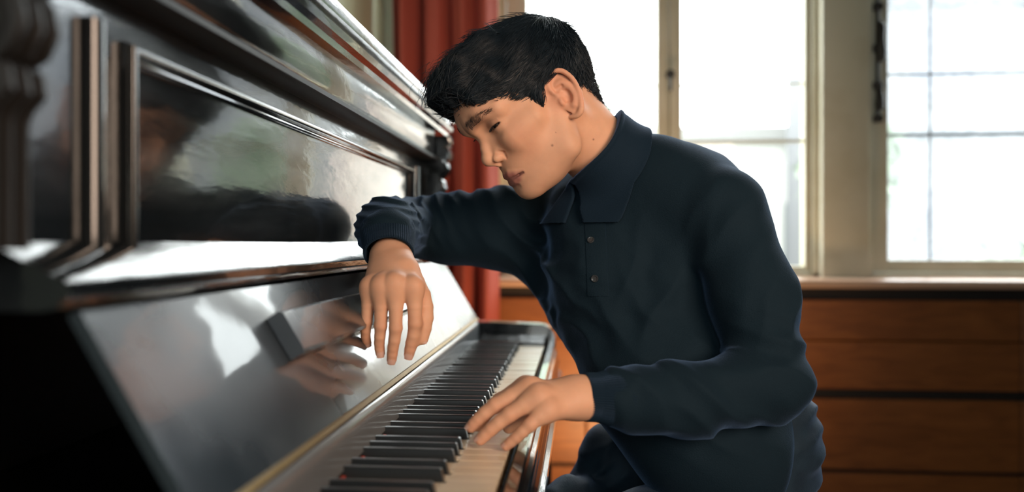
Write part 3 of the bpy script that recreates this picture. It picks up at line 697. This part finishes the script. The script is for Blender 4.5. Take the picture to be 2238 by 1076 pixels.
def hand(p, Hd, thick):
    d = None; W = Hd['wrist']; kn = [f[0][0] for f in Hd['fingers']]; mid = sum(kn) / 4
    ax = mid - W; ax /= np.linalg.norm(ax); across = kn[3] - kn[0]; across -= ax * (across @ ax); across /= np.linalg.norm(across)
    nrm = np.cross(ax, across)
    if nrm @ (np.array([0, 0, EYE]) - W) < 0: nrm = -nrm          # back of the hand looks to the camera side
    if thick < 0: nrm = -nrm
    for i, k in enumerate(kn):
        w0 = W + across * (i - 1.5) * .0072 - nrm * .002
        e = rc(p, w0, k - nrm * .0045, .0140, .0105); d = e if d is None else smin(d, e, .012)
    d = smin(d, rc(p, W - nrm * .004, mid - nrm * .011 - ax * .01, .018, .015), .02)
    th, tr = Hd['thumb']
    d = smin(d, rc(p, W + across * .006 - nrm * .004, th[0], .014, tr[0] * .95), .015)
    tb = chain(p, *cat(th, tr, 2), .0015); d = smin(d, tb, .007)
    fs = None
    for pts, rs in Hd['fingers']:
        pts = [np.array(x) for x in pts]
        f = chain(p, *cat([pts[0] - nrm * .001] + pts[1:], rs, 2), .0012)
        f = smin(f, sph(p, pts[1] + nrm * .0006, rs[1] * .90), .004); f = smin(f, sph(p, pts[0] + nrm * .0005, rs[0] * .80), .006)
        fs = f if fs is None else smin(fs, f, .0022)
    return smin(d, fs, .013)
def rhand(p):
    d = hand(p, RHAND, 1)
    return smin(d, chain(p, [RW, RF * .35 + RW * .65, RF], [.0185, .0220, .030], .02), .014)
def lhand(p):
    d = hand(p, LHAND, 1)
    c = LW * .75 + LF * .25
    return smin(d, chain(p, [LW, c, LF], [.0205, .0215, .030], .02), .016)
def bbox_of(pts, m):
    a = np.array(pts); return a.min(0) - m, a.max(0) + m
def skin_head(p): return smin(head(to_head(p)), neck(p), .018)
def skin_body(p):
    d = chain(p, [NB, (RS + LS) / 2 - np.array([0, 0, .04]), BL * .9 + CH * .1, PV], [.055, .085, .095, .10], .08)
    d = smin(d, rc(p, LS, RS, .045, .045), .06)
    d = smin(d, chain(p, [LS, LE, LF, LW * .9 + LF * .1], [.042, .032, .030, .020], .02), .03)
    d = smin(d, chain(p, [RS, RE, RF, RW * .9 + RF * .1], [.040, .034, .030, .020], .02), .03)
    for h_, k_, m_, a_ in ((LH, LK, (LK + LA) / 2, LA), (RH, RK, RSH, RA)):
        d = smin(d, chain(p, [h_, k_, m_, a_], [.072, .045, .040, .030], .03), .04)
    return d
# one skin made of finely meshed head and hands over a plainer body
parts_ = []
hc = to_world(np.array([.0, 0, .01]))
ctr = to_world(np.array([[.02, 0, .02]]))[0]
parts_.append((lambda p: smax(skin_head(p), plane(p, NB * .8 + HO * .2, NB - HO), .004), ctr - np.array([.19, .15, .17]), ctr + np.array([.17, .15, .15]), .00115))
for fn_, Hd, far in ((rhand, RHAND, RF), (lhand, LHAND, LF)):
    pts_ = [Hd['wrist']] + [x for f in Hd['fingers'] for x in f[0]] + Hd['thumb'][0] + [Hd['wrist'] * .6 + far * .4]
    lo_b, hi_b = bbox_of(pts_, .035)
    cpl = Hd['wrist'] * .6 + far * .4; cn = far - Hd['wrist']
    parts_.append(((lambda f, c, n: (lambda p: smax(f(p), plane(p, c, n), .003)))(fn_, cpl, cn), lo_b, hi_b, .0011))
lo_b, hi_b = bbox_of([NB, LS, RS, LE, RE, RW, LW, LK, RK, LA, RA, PV], .12); lo_b[2] = .05
parts_.append((skin_body, lo_b, hi_b, .009))
AV, AF, tot = [], [], 0
for fn_, lo_b, hi_b, h in parts_:
    v, f_ = nets(fn_, lo_b, hi_b, h); v = relax(v, f_, 1, .5); AV.append(v); AF.append(f_ + tot); tot += len(v)
AV = np.concatenate(AV); AF = np.concatenate(AF)
me = quad_mesh('person', AV, AF)
person = link('person', me, M_skin)
tag(person, 'young man in navy sweater leaning on the piano, one hand on the keys', 'person')
# skin colour: lips, ears, brows and knuckles differ from the rest
q = (AV - HO) @ HR; s = q.copy(); s[:, 1] = np.abs(s[:, 1]); sf = s.astype(F4)
col = np.tile(np.array([.70, .385, .245]), (len(AV), 1))
def blend(c, w): 
    global col
    col = col * (1 - w[:, None]) + np.array(c) * w[:, None]
def gauss(d, r): return np.exp(-(np.clip(d, 0, None) / r) ** 2)
inh = (np.linalg.norm(q, axis=1) < .17)
lipd = np.minimum(chain(sf, [(.0992, 0, -.0525), (.0965, .007, -.0520), (.0915, .0145, -.0545), (.0850, .0245, -.0575)], [.0040, .0040, .0035, .0010], .002),
                  chain(sf, [(.0985, 0, -.0630), (.0955, .008, -.0628), (.0905, .0155, -.0608), (.0850, .0235, -.0580)], [.0050, .0048, .0038, .0010], .002))
blend((.34, .105, .10), gauss(lipd, .0026) * .85 * inh)
mld = chain(sf, [(.1030, 0, -.0574), (.0990, .010, -.0574), (.0905, .020, -.0577), (.0865, .0265, -.0582)], [.0004] * 4, .002)
blend((.14, .05, .045), gauss(mld, .0017) * .8 * inh)
blend((.60, .23, .15), gauss(sph(sf, (-.015, .082, .005), .030), .01) * .35 * inh)
blend((.58, .24, .15), gauss(sph(sf, (.07, .04, -.02), .015), .015) * .25 * inh)
blend((.38, .23, .16), gauss(chain(sf, [(.098, .0, -.075), (.06, .035, -.08), (.02, .055, -.05)], [.012, .015, .01], .01), .012) * .22 * inh)
l = s - np.array(EYEC); rl = np.linalg.norm(l, axis=1); ev = l[:, 2] / rl; ang = np.arctan2(l[:, 1], l[:, 0])
t = np.clip((ang - .12) / 1.0, -1, 1); w_ = np.sqrt(1 - t * t); upl = -.15 + .18 * w_ + .12 * t
blend((.10, .06, .045), np.exp(-((ev - upl + .01) / .045) ** 2) * (rl < .0175) * (np.abs(ang - .12) < 1.08) * .8 * inh)
brd = chain(sf, [(.104, .011, .033), (.099, .025, .0375), (.088, .038, .0385), (.080, .047, .034)], [.004, .0042, .0034, .002], .002)
blend((.16, .09, .065), gauss(brd - .003, .003) * .55 * inh)
blend((.34, .17, .11), (rl < .019) * np.exp(-((ev - .2) / .35) ** 2) * (np.abs(ang) < 1.1) * .35 * inh)
for m_, r_ in (((1207, 318), .0011), ((1297, 305), .0009), ((1215, 290), .0005)):
    mp_ = P(m_[0], m_[1], 1.0); dv = mp_ - np.array([0, 0, EYE]); dv /= np.linalg.norm(dv); w0 = AV - np.array([0, 0, EYE])
    dd = np.linalg.norm(w0 - (w0 @ dv)[:, None] * dv, axis=1); blend((.16, .08, .06), gauss(dd - r_ * .6, r_ * .8) * inh * .8)
for Hd in (RHAND, LHAND):
    for pts_, rs in Hd['fingers']:
        for i_ in (0, 1, 2): blend((.50, .22, .13), gauss(np.linalg.norm(AV - pts_[i_], axis=1) - rs[i_] * .7, .006) * .35)
        blend((.60, .26, .18), gauss(np.linalg.norm(AV - pts_[3], axis=1) - rs[3] * .7, .006) * .35)
ca_ = me.color_attributes.new('skin_colour', 'FLOAT_COLOR', 'POINT'); ca_.data.foreach_set('color', np.c_[col, np.ones(len(col))].astype(F4).ravel())
# eyes
for sd_ in (1, -1):
    c = np.array(EYEC) * np.array([1, sd_, 1]); bm = bmesh.new(); bmesh.ops.create_uvsphere(bm, u_segments=24, v_segments=16, radius=.0127)
    m2 = bpy.data.meshes.new('eye'); bm.to_mesh(m2); bm.free(); e_ = link('eye', m2, M_eye, person, True); e_.location = to_world(c)
# ---------------------------------------------------------------- hair
HLX = [-.14, -.10, -.075, -.052, -.040, -.033, -.026, -.016, .0, .008, .014, .020, .026, .034, .045, .060, .077, .100, .14]
HLZ = [-.085, -.080, -.072, -.062, -.052, -.024, .004, .024, .026, .024, .016, .002, -.008, .008, .020, .034, .045, .056, .062]
def hairvol(q):
    s = q.copy(); s[:, 1] = np.abs(s[:, 1])
    d = ell(s, (-.005, 0, .0500), (.1055, .0805, .0790))
    d = smin(d, rc(s, (-.074, 0, .020), (-.060, .010, -.056), .034, .0225), .02)
    for y, k in ((.045, .9), (.018, 1), (-.012, 1), (-.042, .95)):
        d = smin(d, chain(q, [(.035, y, .108), (.080, y, .104), (.105 * k, y * .9, .090), (.107 * k, y * .85, .071)], [.0205, .0165, .0115, .005], .012), .018)
    d = smin(d, chain(s, [(.060, .050, .070), (.082, .042, .062)], [.022, .014], .01), .02)
    d = smin(d, chain(s, [(.020, .062, .035), (.022, .066, .006)], [.012, .0055], .01), .012)
    return d
def hairline(q): return np.interp(q[:, 0], HLX, HLZ).astype(F4)
def hair(q):
    d = hairvol(q); g = (hairline(q) - q[:, 2]) * .75
    fr = np.clip((np.abs(q[:, 1]) - .03) / .03, 0, 1)
    return smax(d + .0022, g, .012)
def hair_n(q):
    return hair(q) + .0006 * np.sin(q[:, 0] * 260 + 5 * np.sin(q[:, 1] * 90) + 3 * np.sin(q[:, 2] * 70)) * np.clip((q[:, 2] - .0) / .03, 0, 1)
v, f_ = nets(hair_n, (-.135, -.10, -.10), (.14, .10, .155), .0022); v = relax(v, f_, 1)
hair_o = link('hair', quad_mesh('hair', to_world(v), f_), M_hair, person)
# strands combed forward and down from the crown
N = 30000; pick = RNG.integers(0, len(v), N); p0 = v[pick].astype(F4) + RNG.normal(0, .001, (N, 3)).astype(F4)
W0 = np.array([-.085, -.01, .098], F4); m = 9
side = np.clip((np.abs(p0[:, 1]) - .05) / .03, 0, 1); top = np.clip((p0[:, 2] - .06) / .04, 0, 1); backh = np.clip((-p0[:, 0] - .03) / .04, 0, 1)
L_ = (.022 + .034 * top) * RNG.uniform(.6, 1.25, N); L_ *= 1 - .45 * backh * (1 - top); L_ = np.where(p0[:, 2] < 0, L_ * .55, L_)
lift = RNG.uniform(-.0010, .0026, N) + .006 * (RNG.random(N) < .035)
path = np.zeros((N, m, 3), F4); p = p0.copy(); prev = None
jit = RNG.normal(0, .10, (N, 3)).astype(F4)
def cl(a, b): return np.sin(p0 @ V3(a) + 2 * np.sin(p0 @ V3(b)))
jit += .22 * np.stack([cl((90, 140, 60), (50, 20, 70)), cl((-60, 120, 150), (30, 60, -40)), cl((130, -80, 160), (-20, 50, 60))], 1).astype(F4)
for k in range(m):
    g = grad(hairvol, p); dd = hairvol(p)
    p = p - g * (dd - (lift * (k / (m - 1)) * 1.5 - .0008).astype(F4))[:, None] * .8
    path[:, k] = p
    dirv = p - W0; dirv /= np.linalg.norm(dirv, axis=1)[:, None]
    dirv = dirv + np.array([.5, 0, -.05], F4) * top[:, None] + (np.array([.55, 0, .12], F4) + np.array([-.5, 0, -.9], F4) * np.clip((.03 - p0[:, 2:3]) / .02, 0, 1)) * side[:, None] * (1 - backh)[:, None] + np.array([-.1, 0, -.9], F4) * (backh * (1 - top))[:, None] + jit
    dirv -= g * np.sum(dirv * g, 1)[:, None] * .9; dirv /= np.linalg.norm(dirv, axis=1)[:, None] + 1e-6
    if prev is not None: dirv = dirv * .5 + prev * .5
    prev = dirv
    p = p + dirv * (L_ / m)[:, None].astype(F4)
end = path[:, -1]; ok = (end[:, 2] > hairline(end) - np.where(end[:, 0] > .08, .006, .004)) & (path[:, 0, 2] > hairline(path[:, 0]))
path = path[ok]
so_ = strands('hair_strands', to_world(path.reshape(-1, 3)).reshape(path.shape), RNG.uniform(.0003, .00062, len(path)), M_hair, person); so_['kind'] = 'stuff'
# loose tips at the fringe and short hairs at the nape
N = 700; y = RNG.uniform(-.05, .055, N); base = np.stack([.085 + RNG.normal(0, .010, N), y, .108 + RNG.normal(0, .010, N)], 1)
path = np.zeros((N, 8, 3)); d0 = np.stack([.9 + RNG.normal(0, .18, N), RNG.normal(0, .3, N), .05 + RNG.normal(0, .28, N)], 1); ln = RNG.uniform(.020, .045, N); p = base.copy()
curl = RNG.uniform(.05, .34, N)
for k in range(8):
    path[:, k] = p; d0 = d0 + np.stack([-.04 * np.ones(N), y * .3, -curl], 1); d0 /= np.linalg.norm(d0, axis=1)[:, None]; p = p + d0 * (ln / 8)[:, None]
s2 = strands('fringe_strands', to_world(path.reshape(-1, 3)).reshape(path.shape), RNG.uniform(.00022, .00042, N), M_hair, person); s2['kind'] = 'stuff'
# ---------------------------------------------------------------- brows and lashes
from mathutils.bvhtree import BVHTree
nh = len(AV)
bvh = BVHTree.FromPolygons([tuple(x) for x in AV.tolist()], [tuple(x) for x in AF.tolist()])
def hit(u, v_, tree=None):
    d = P(u, v_, 1.0) - np.array([0, 0, EYE]); d /= np.linalg.norm(d)
    r = (tree or bvh).ray_cast(Vector((0, 0, EYE)), Vector(d)); return (np.array(r[0]), np.array(r[1])) if r[0] is not None else (None, None)
bp_ = []
def brow_at(t): return np.array([.104 - .024 * t ** 1.6, .011 + .036 * t, .0330 + .0050 * math.sin(min(t, .75) / .75 * 1.5) - .012 * max(t - .7, 0)])
def snap(q_):   # nearest skin point of a head position, seen from outside
    w = to_world(q_); r = bvh.find_nearest(Vector(w)); return np.array(r[0]), np.array(r[1])
for sd_ in (1, -1):
    for i in range(240):
        t = RNG.random() ** .9; hgt = .0040 * (1 - .55 * t); b0 = brow_at(t) + np.array([0, 0, RNG.uniform(-1, 1) * hgt * .7]); b0[1] *= sd_
        dr = (brow_at(min(t + .06, 1.1)) - brow_at(t)); dr /= np.linalg.norm(dr); dr = dr + np.array([0, 0, .9 * (1 - t) ** 2 + .1]) + RNG.normal(0, .15, 3); dr /= np.linalg.norm(dr)
        ln = RNG.uniform(.004, .007); seq = []
        for k in range(4):
            bb = b0 + dr * np.array([1, sd_, 1]) * ln * k / 3; w, n = snap(bb); seq.append(w + n * (.0003 + .0003 * k))
        bp_.append(seq)
bo = strands('eyebrow_hairs', np.array(bp_), RNG.uniform(.00008, .00015, len(bp_)), M_hair, person); bo['kind'] = 'stuff'
lp = []
for sd_ in (1, -1):
    for i in range(90):
        t = RNG.uniform(-.95, 1.0); a = t * 1.0 + .12; w = math.sqrt(max(1 - t * t, 0)); e = -.15 + .18 * w + .12 * t - .01; r = .0150
        c = math.sqrt(1 - e * e); d = np.array([c * math.cos(a), c * math.sin(a), e])
        b0 = np.array(EYEC) + d * r; dr = d * .75 + np.array([.15, .25 * t, -.62]) + RNG.normal(0, .07, 3); dr /= np.linalg.norm(dr); ln = RNG.uniform(.005, .0075)
        seq = []
        for k in range(5):
            seq.append(b0 * 1.0); dr = dr + np.array([.0, 0, .10]); dr /= np.linalg.norm(dr); b0 = b0 + dr * ln / 5
        lp.append(to_world(np.array(seq) * np.array([1, sd_, 1])))
lo2 = strands('eyelashes', np.array(lp), RNG.uniform(.00012, .0002, len(lp)), M_hair, person); lo2['kind'] = 'stuff'
# finger nails
M_nail = material('finger_nail', (.66, .40, .32), .25)
for Hd in (RHAND, LHAND):
    for (pts_, rs) in Hd['fingers'] + [Hd['thumb']]:
        tip, dj = pts_[3], pts_[2]; ax = tip - dj; ax /= np.linalg.norm(ax); up = np.array([0, 0, EYE]) - tip
        if Hd is LHAND: up = np.array([-.2, -.3, 1.0])
        up = up - ax * (up @ ax); up /= np.linalg.norm(up); sdv = np.cross(ax, up); r_ = rs[3]
        V_, F_ = [], []; c0 = tip + ax * r_ * .05
        for i in range(5):
            for j in range(5):
                a = (j - 2) / 2 * .95; x = (i - 2) / 2; rr = r_ * (1.035 - .10 * max(x, 0) ** 2)
                V_.append(c0 + ax * x * r_ * .75 + up * math.cos(a) * rr + sdv * math.sin(a) * rr * .98)
        for i in range(4):
            for j in range(4): k = i * 5 + j; F_.append((k, k + 1, k + 6, k + 5))
        MB().add(V_, F_).build('fingernail', M_nail, person, True)
# ================================================================ the clothes
def dirpx(du, dv, zc=1.1):
    a = P(1119 + du, 528 + dv, zc) - P(1119, 528, zc); return a / np.linalg.norm(a)
def wob(p, f, seed):
    g = np.random.default_rng(seed); o = 0
    for _ in range(4):
        d = g.normal(size=3); d /= np.linalg.norm(d); o = o + np.sin(p @ V3(d * f * g.uniform(.7, 1.6)) + F4(g.uniform(0, 6)))
    return o * .5
# folds: (centre u, v, depth, reach, direction across the folds in the picture, wave length, height, seed)
FOLDS = [
    (840, 478, 1.12, .050, (-.15, 1.0), .0145, .0042, 1),
    (895, 470, 1.20, .045, (-.80, .60), .0150, .0040, 2),
    (930, 455, 1.28, .045, (-1.0, .45), .024, 0.0054, 3),
    (1010, 450, 1.33, .055, (-1.0, .35), .033, 0.0035, 4),
    (1090, 470, 1.30, .060, (-1.0, .6), .040, 0.0035, 5),
    (1330, 850, .93, .035, (1.0, .10), .030, 0.0026, 6),
    (1420, 850, .94, .060, (.75, -.65), .045, 0.0045, 7),
    (1560, 850, .97, .070, (.55, -.80), .050, 0.0058, 8),
    (1690, 830, 1.0, .060, (.35, -.95), .042, 0.0064, 9),
    (1720, 700, 1.02, .050, (.95, .30), .040, 0.0048, 10),
    (1600, 480, 1.06, .050, (.80, .60), .045, 0.0035, 11),
    (1250, 640, 1.18, .090, (-.75, .66), .050, 0.0064, 12),
    (1350, 720, 1.13, .080, (-.70, .70), .055, 0.0064, 13),
    (1190, 560, 1.22, .070, (-.60, .80), .045, 0.0056, 14),
    (1480, 640, 1.08, .080, (.85, .50), .075, 0.0048, 15),
]
def folds(p, L):
    o = np.zeros(len(p), F4)
    for (u, v, zc, R, d, wl, am, sd_) in L:
        c = V3(P(u, v, zc)); r2 = np.sum((p - c) ** 2, 1); m_ = np.exp(-r2 / (R * R)) 
        k = np.flatnonzero(m_ > .02)
        if not len(k): continue
        q = p[k]; ph = (q - c) @ V3(dirpx(*d) * (2 * math.pi / wl)) + 1.5 * wob(q, 38, sd_) + .5 * wob(q, 90, sd_ + 50)
        sn = 1 - np.sqrt(np.sin(ph / 2) ** 2 + .012); o[k] += am * m_[k] * (.75 - sn * 2.1)
    return o
def jointfold(p): return 0
CUFFR_C, CUFFR_N = P(850, 543, 1.105), None
axR = RW - RF; axR = axR / np.linalg.norm(axR)
axL = LW - LF; axL = axL / np.linalg.norm(axL)
_unused = 0
CR0, CR1 = P(848, 512, 1.075), P(850, 556, 1.035)
CL0, CL1 = P(1352, 870, .925), P(1277, 868, .915)
wr_dir = CR1 - CR0; wr_dir /= np.linalg.norm(wr_dir)
def torso(p):
    d = chain(p, [P(1405, 408, 1.185), P(1470, 462, 1.20), P(1500, 560, 1.21), P(1520, 760, 1.19), P(1585, 930, 1.18)], [.062, .095, .118, .118, .112], .06)
    d = smin(d, rc(p, P(1425, 388, 1.17), LS, .044, .056), .05)
    d = smin(d, rc(p, P(1380, 405, 1.22), RS, .050, .060), .05)
    d = smin(d, sph(p, P(1275, 442, 1.29), .050), .05)
    d = smin(d, chain(p, [P(1310, 500, 1.22), P(1340, 620, 1.18), P(1430, 800, 1.13)], [.085, .085, .090], .05), .05)
    d = smin(d, chain(p, [P(1190, 588, 1.30), P(1268, 672, 1.25), P(1352, 765, 1.17), P(1410, 850, 1.12)], [.040, .042, .046, .05], .03), .05)
    d = smin(d, chain(p, [P(1400, 850, 1.10), P(1520, 950, 1.08), P(1600, 1010, 1.08)], [.055, .085, .085], .05), .06)
    d = smax(d, plane(p, P(1728, 930, 1.1), dirpx(.93, .36)), .02)
    return d
def sleeves(p):
    l = chain(p, [LS, LM, LE], [.060, .054, .049], .03)
    l = smin(l, chain(p, [LE, LF, P(1405, 872, .938), CL0], [.047, .044, .038, .0345], .02), .012)
    r = chain(p, [RS, P(1100, 500, 1.33), P(985, 500, 1.335), RE], [.066, .065, .055, .049], .03)
    r = smin(r, chain(p, [RE, P(850, 499, 1.18), P(847, 500, 1.12), CR0], [.047, .0435, .041, .0360], .02), .015)
    return smin(l, 1e3 + 0 * l, .01), r
def sweater(p):
    l, r = sleeves(p)
    d = smin(torso(p), r, .045)
    d = smin(d, l, .012)
    nk = rc(to_head(p), (-.024, 0, -.036), NBl, .0540, .059)
    d = smax(d, -np.maximum(nk, plane(p, P(1318, 340, 1.15), NB - HO) * 1.0 - .01), .006)
    return d + folds(p, FOLDS)
lo_b, hi_b = bbox_of([P(1600, 330, 1.1), LS, RS, LE, RE, RW, LW, P(1190, 590, 1.3), P(1600, 1000, 1.2)], .085); lo_b[2] = PV[2] - .06
def sweater_open(p):
    d = sweater(p)
    d = np.maximum(d, -np.maximum(rc(p, CL0, CL0 + axL * .1, .0245, .0245), plane(p, CL0 - axL * .006, -axL)))
    d = np.maximum(d, -np.maximum(rc(p, CR0, CR0 + wr_dir * .1, .0265, .0265), plane(p, CR0 - wr_dir * .002, -wr_dir)))
    return d
v, f_ = nets(sweater_open, lo_b, hi_b, .0025); v = relax(v, f_, 1, .35)
SWV, SWF = v, f_
sweater_o = link('sweater', quad_mesh('sweater', v, f_), M_knit, person)
swb = BVHTree.FromPolygons([tuple(x) for x in v.tolist()], [tuple(x) for x in f_.tolist()])
# ribbed cuffs
def cuff(c0, c1, r0, r1, name, flat=1.0, n=132):
    ax = (c1 - c0); L = np.linalg.norm(ax); ax /= L; u = np.cross(ax, [0, 0, 1.]); u /= np.linalg.norm(u); w = np.cross(ax, u)
    prof = [(-.010, r0 * 1.0), (0, r0 * 1.02), (L * .3, r0 * .98), (L * .7, r1 * 1.01), (L * .95, r1), (L, r1 - .0006), (L, r1 - .0028), (L * .6, r1 - .003), (0, r0 - .004)]
    V_, F_ = [], []
    for i, (h, r) in enumerate(prof):
        for k in range(n):
            a = 2 * math.pi * k / n; rr = r + (.00045 if k % 2 else -.00045) * (0 < i < 7)
            V_.append(c0 + ax * h + (u * math.cos(a) + w * math.sin(a) * flat) * rr)
    for i in range(len(prof) - 1):
        for k in range(n): F_.append((i * n + k, i * n + (k + 1) % n, (i + 1) * n + (k + 1) % n, (i + 1) * n + k))
    return MB().add(V_, F_).build(name, M_rib, sweater_o, False)
cuff(CL0 - axL * .006, CL1, .0335, .0278, 'cuff')
cuff(CR0 - wr_dir * .004, CR1, .0365, .0330, 'cuff', .86)
# knitted collar round the neck with two points in front
cn = dirpx(.82, .574); c0_ = P(1291, 337, 1.13)
cax = NB - HO; cax /= np.linalg.norm(cax)
ff = HR[:, 0] - cax * (HR[:, 0] @ cax); ff /= np.linalg.norm(ff); fl_ = HR[:, 1] - cax * (HR[:, 1] @ cax); fl_ -= ff * (fl_ @ ff); fl_ /= np.linalg.norm(fl_)
cc_ = to_world(np.array([-.024, 0, -.036]))
def collar(p):
    nk = rc(to_head(p), (-.024, 0, -.036), NBl, .0500, .058)
    base = smin(nk - .0075, torso(p) - .0025, .02)
    w = p - V3(cc_); phi = np.degrees(np.arctan2(w @ V3(fl_), w @ V3(ff))); ap = np.abs(phi)
    h = plane(p, c0_, cn) - .014 * np.exp(-((phi - 80) / 50) ** 2)
    stand = np.maximum(np.maximum(np.abs(nk - .0045) - .0020, -h), h - .05)
    hm = np.interp(ap, [0, 18, 34, 60, 110, 180], [.050, .074, .080, .060, .052, .046]).astype(F4)
    leaf = np.maximum(np.abs(base - .0035 - .0012 * np.sin(h * 90)) - .0020, np.maximum(-h - .001, h - hm))
    gap = (4 + np.clip(h - .030, 0, 1) * 340 - ap) * .0011
    leaf = smax(leaf, gap, .002)
    fold = np.maximum(np.abs(nk - .0085) - .0060, np.abs(h + .0) - .0022)
    return smin(smin(stand, leaf, .002), np.maximum(fold, (3 - ap) * .001), .004)
lo_b, hi_b = to_world(np.array([[-.05, 0, -.08]]))[0] - .125, to_world(np.array([[-.05, 0, -.08]]))[0] + .125
v, f_ = nets(collar, lo_b, hi_b, .0014); v = relax(v, f_, 2, .5)
link('collar', quad_mesh('collar', v, f_), M_rib, sweater_o)
# button strip on the chest
g_ = []; nu, nv = 6, 26
for j in range(nv):
    for i in range(nu):
        t = j / (nv - 1); uu = 1277 + 8 * t + (44 + 2 * t) * i / (nu - 1); vv = 452 + 196 * t
        h_, n_ = hit(uu, vv, swb); g_.append((h_, n_))
if all(x[0] is not None for x in g_):
    V_ = []; F_ = []
    for lay in (0, 1):
        for k, (h_, n_) in enumerate(g_):
            i, j = k % nu, k // nu; ed = (i in (0, nu - 1)) or (j in (0, nv - 1))
            V_.append(h_ + n_ * ((.0019 if not ed else .0013) if lay else -.002))
    nn = nu * nv
    for j in range(nv - 1):
        for i in range(nu - 1):
            a = j * nu + i; F_.append((nn + a, nn + a + 1, nn + a + nu + 1, nn + a + nu)); F_.append((a, a + nu, a + nu + 1, a + 1))
    rim = [i for i in range(nu)] + [j * nu + nu - 1 for j in range(1, nv)] + [(nv - 1) * nu + i for i in range(nu - 2, -1, -1)] + [j * nu for j in range(nv - 2, 0, -1)]
    for k in range(len(rim)): a, b = rim[k], rim[(k + 1) % len(rim)]; F_.append((a, b, nn + b, nn + a))
    pk = MB().add(V_, F_).build('button_placket', M_knit, sweater_o, True)
    for (uu, vv) in ((1286, 459), (1292, 527), (1301, 609)):
        h_, n_ = hit(uu, vv, swb); n_ = n_ / np.linalg.norm(n_)
        q_ = Vector(n_).to_track_quat('Z', 'Y').to_matrix(); c = h_ + n_ * .0020
        B_ = MB(); B_.lathe([(.0005, .0012), (.0022, .0010), (.0034, .0014), (.0046, .0020), (.0052, .0012), (.0050, 0), (.0008, -.0004)], (0, 0, 0), 'z', 18)
        for k in range(4): B_.box(.0009 * (1 if k % 2 else -1) - .0004, .0009 * (1 if k % 2 else -1) + .0004, .0009 * (1 if k // 2 else -1) - .0004, .0009 * (1 if k // 2 else -1) + .0004, .0009, .0013)
        B_.V = [tuple(c + np.array(q_ @ Vector(v_))) for v_ in B_.V]
        B_.build('button', M_button, sweater_o, True)
# ---------------------------------------------------------------- jeans, shoes
JF = [(1750, 945, 1.12, .055, (.10, 1.0), .034, .0042, 21), (1765, 880, 1.14, .04, (.15, 1.0), .030, .0035, 22), (1740, 1030, 1.12, .05, (-.25, 1.0), .040, .0040, 23),
      (1330, 990, 1.20, .045, (.85, .50), .034, .0040, 24), (1290, 1040, 1.22, .05, (.5, .85), .030, .0045, 25), (1500, 1040, 1.06, .09, (.40, .9), .055, .0040, 26), (1250, 1070, 1.10, .05, (.8, .6), .04, .003, 27)]
def jeans(p):
    d = chain(p, [P(1622, 880, 1.16), P(1632, 955, 1.155), P(1632, 1040, 1.155)], [.086, .092, .092], .05)
    for h_, k_, m_, a_ in ((LH, LK, (LK + LA) / 2, LA), (RH, RK, RSH, RA)):
        d = smin(d, chain(p, [h_, h_ * .4 + k_ * .6, k_], [.080, .062, .0525], .04), .05)
        d = smin(d, chain(p, [k_, m_, a_], [.0525, .0500, .050], .02), .02)
    d = smin(d, chain(p, [P(1300, 1085, 1.22), P(1250, 1092, 1.19), P(1215, 1112, 1.17)], [.030, .034, .033], .01), .008)
    d = d + folds(p, JF) + .0012 * wob(p, 60, 5)
    return smax(d, -(p[:, 2] - F4(.085)), .004)
lo_b, hi_b = bbox_of([LK, RK, LA, RA, P(1640, 880, 1.16), P(1660, 1080, 1.15), LH, RH], .12); lo_b[2] = .07; hi_b[2] = P(1640, 830, 1.16)[2] + .02
def jeans_open(p):
    d = jeans(p)
    return smax(d, plane(p, P(1700, 826, 1.15), dirpx(-.15, -1)), .004)
v, f_ = nets(jeans_open, lo_b, hi_b, .0042); v = relax(v, f_, 1, .5)
trousers = link('trousers', quad_mesh('trousers', v, f_), M_denim, person)
LA2 = LA; 
for a_ in (LA, RA):
    c = a_ * np.array([1, 1, 0]); dr = np.array([-1, -.12, 0]); dr /= np.linalg.norm(dr)
    def shoe(p, c=c, dr=dr):
        d = chain(p, [c + dr * -.035 + [0, 0, .05], c + dr * .06 + [0, 0, .048], c + dr * .165 + [0, 0, .036]], [.044, .042, .034], .03)
        d = smin(d, rc(p, c + [0, 0, .05], c + [0, 0, .10], .042, .040), .03)
        return smax(d, -(p[:, 2] - F4(.002)), .004)
    v, f_ = nets(shoe, c + [-.26, -.10, -.01], c + [.12, .10, .15], .006)
    link('shoe', quad_mesh('shoe', v, f_), M_shoe, person)
# ---------------------------------------------------------------- stool
M_seat = material('mauve_grey_cloth', (0.30, 0.24, 0.26), 0.9, bump=(400, .3, 2))
st = P(1650, 1100, 1.165); stc = (float(st[0]), float(st[1])); stool = empty('piano_stool', (stc[0], stc[1], 0)); tag(stool, 'round cushioned stool under the seated young man', 'stool')
SH = .535
MB().lathe([(.01, -.05), (.165, -.05), (.182, -.04), (.186, -.025), (.180, -.008), (.160, -.001), (.08, .002), (.004, .003)], (stc[0], stc[1], SH), 'z', 40).build('seat', M_seat, stool, True)
MB().lathe([(.01, -.085), (.15, -.085), (.165, -.075), (.165, -.0505), (.01, -.0505)], (stc[0], stc[1], SH), 'z', 32).build('seat_ring', M_lac, stool, True)
MB().lathe([(.02, 0), (.024, .02), (.02, .1), (.028, .14), (.028, .18), (.05, .21)], (stc[0], stc[1], SH - .30), 'z', 20).build('screw_post', M_lac, stool, True)
for k in range(4):
    a = math.pi / 4 + k * math.pi / 2; ca, sa = math.cos(a), math.sin(a)
    MB().tube([(stc[0] + ca * r, stc[1] + sa * r, z) for r, z in ((.01, .30), (.06, .31), (.11, .26), (.15, .14), (.17, .05), (.20, .014))], [.018, .020, .018, .016, .015, .014], 10).build('leg', M_lac, stool, True)
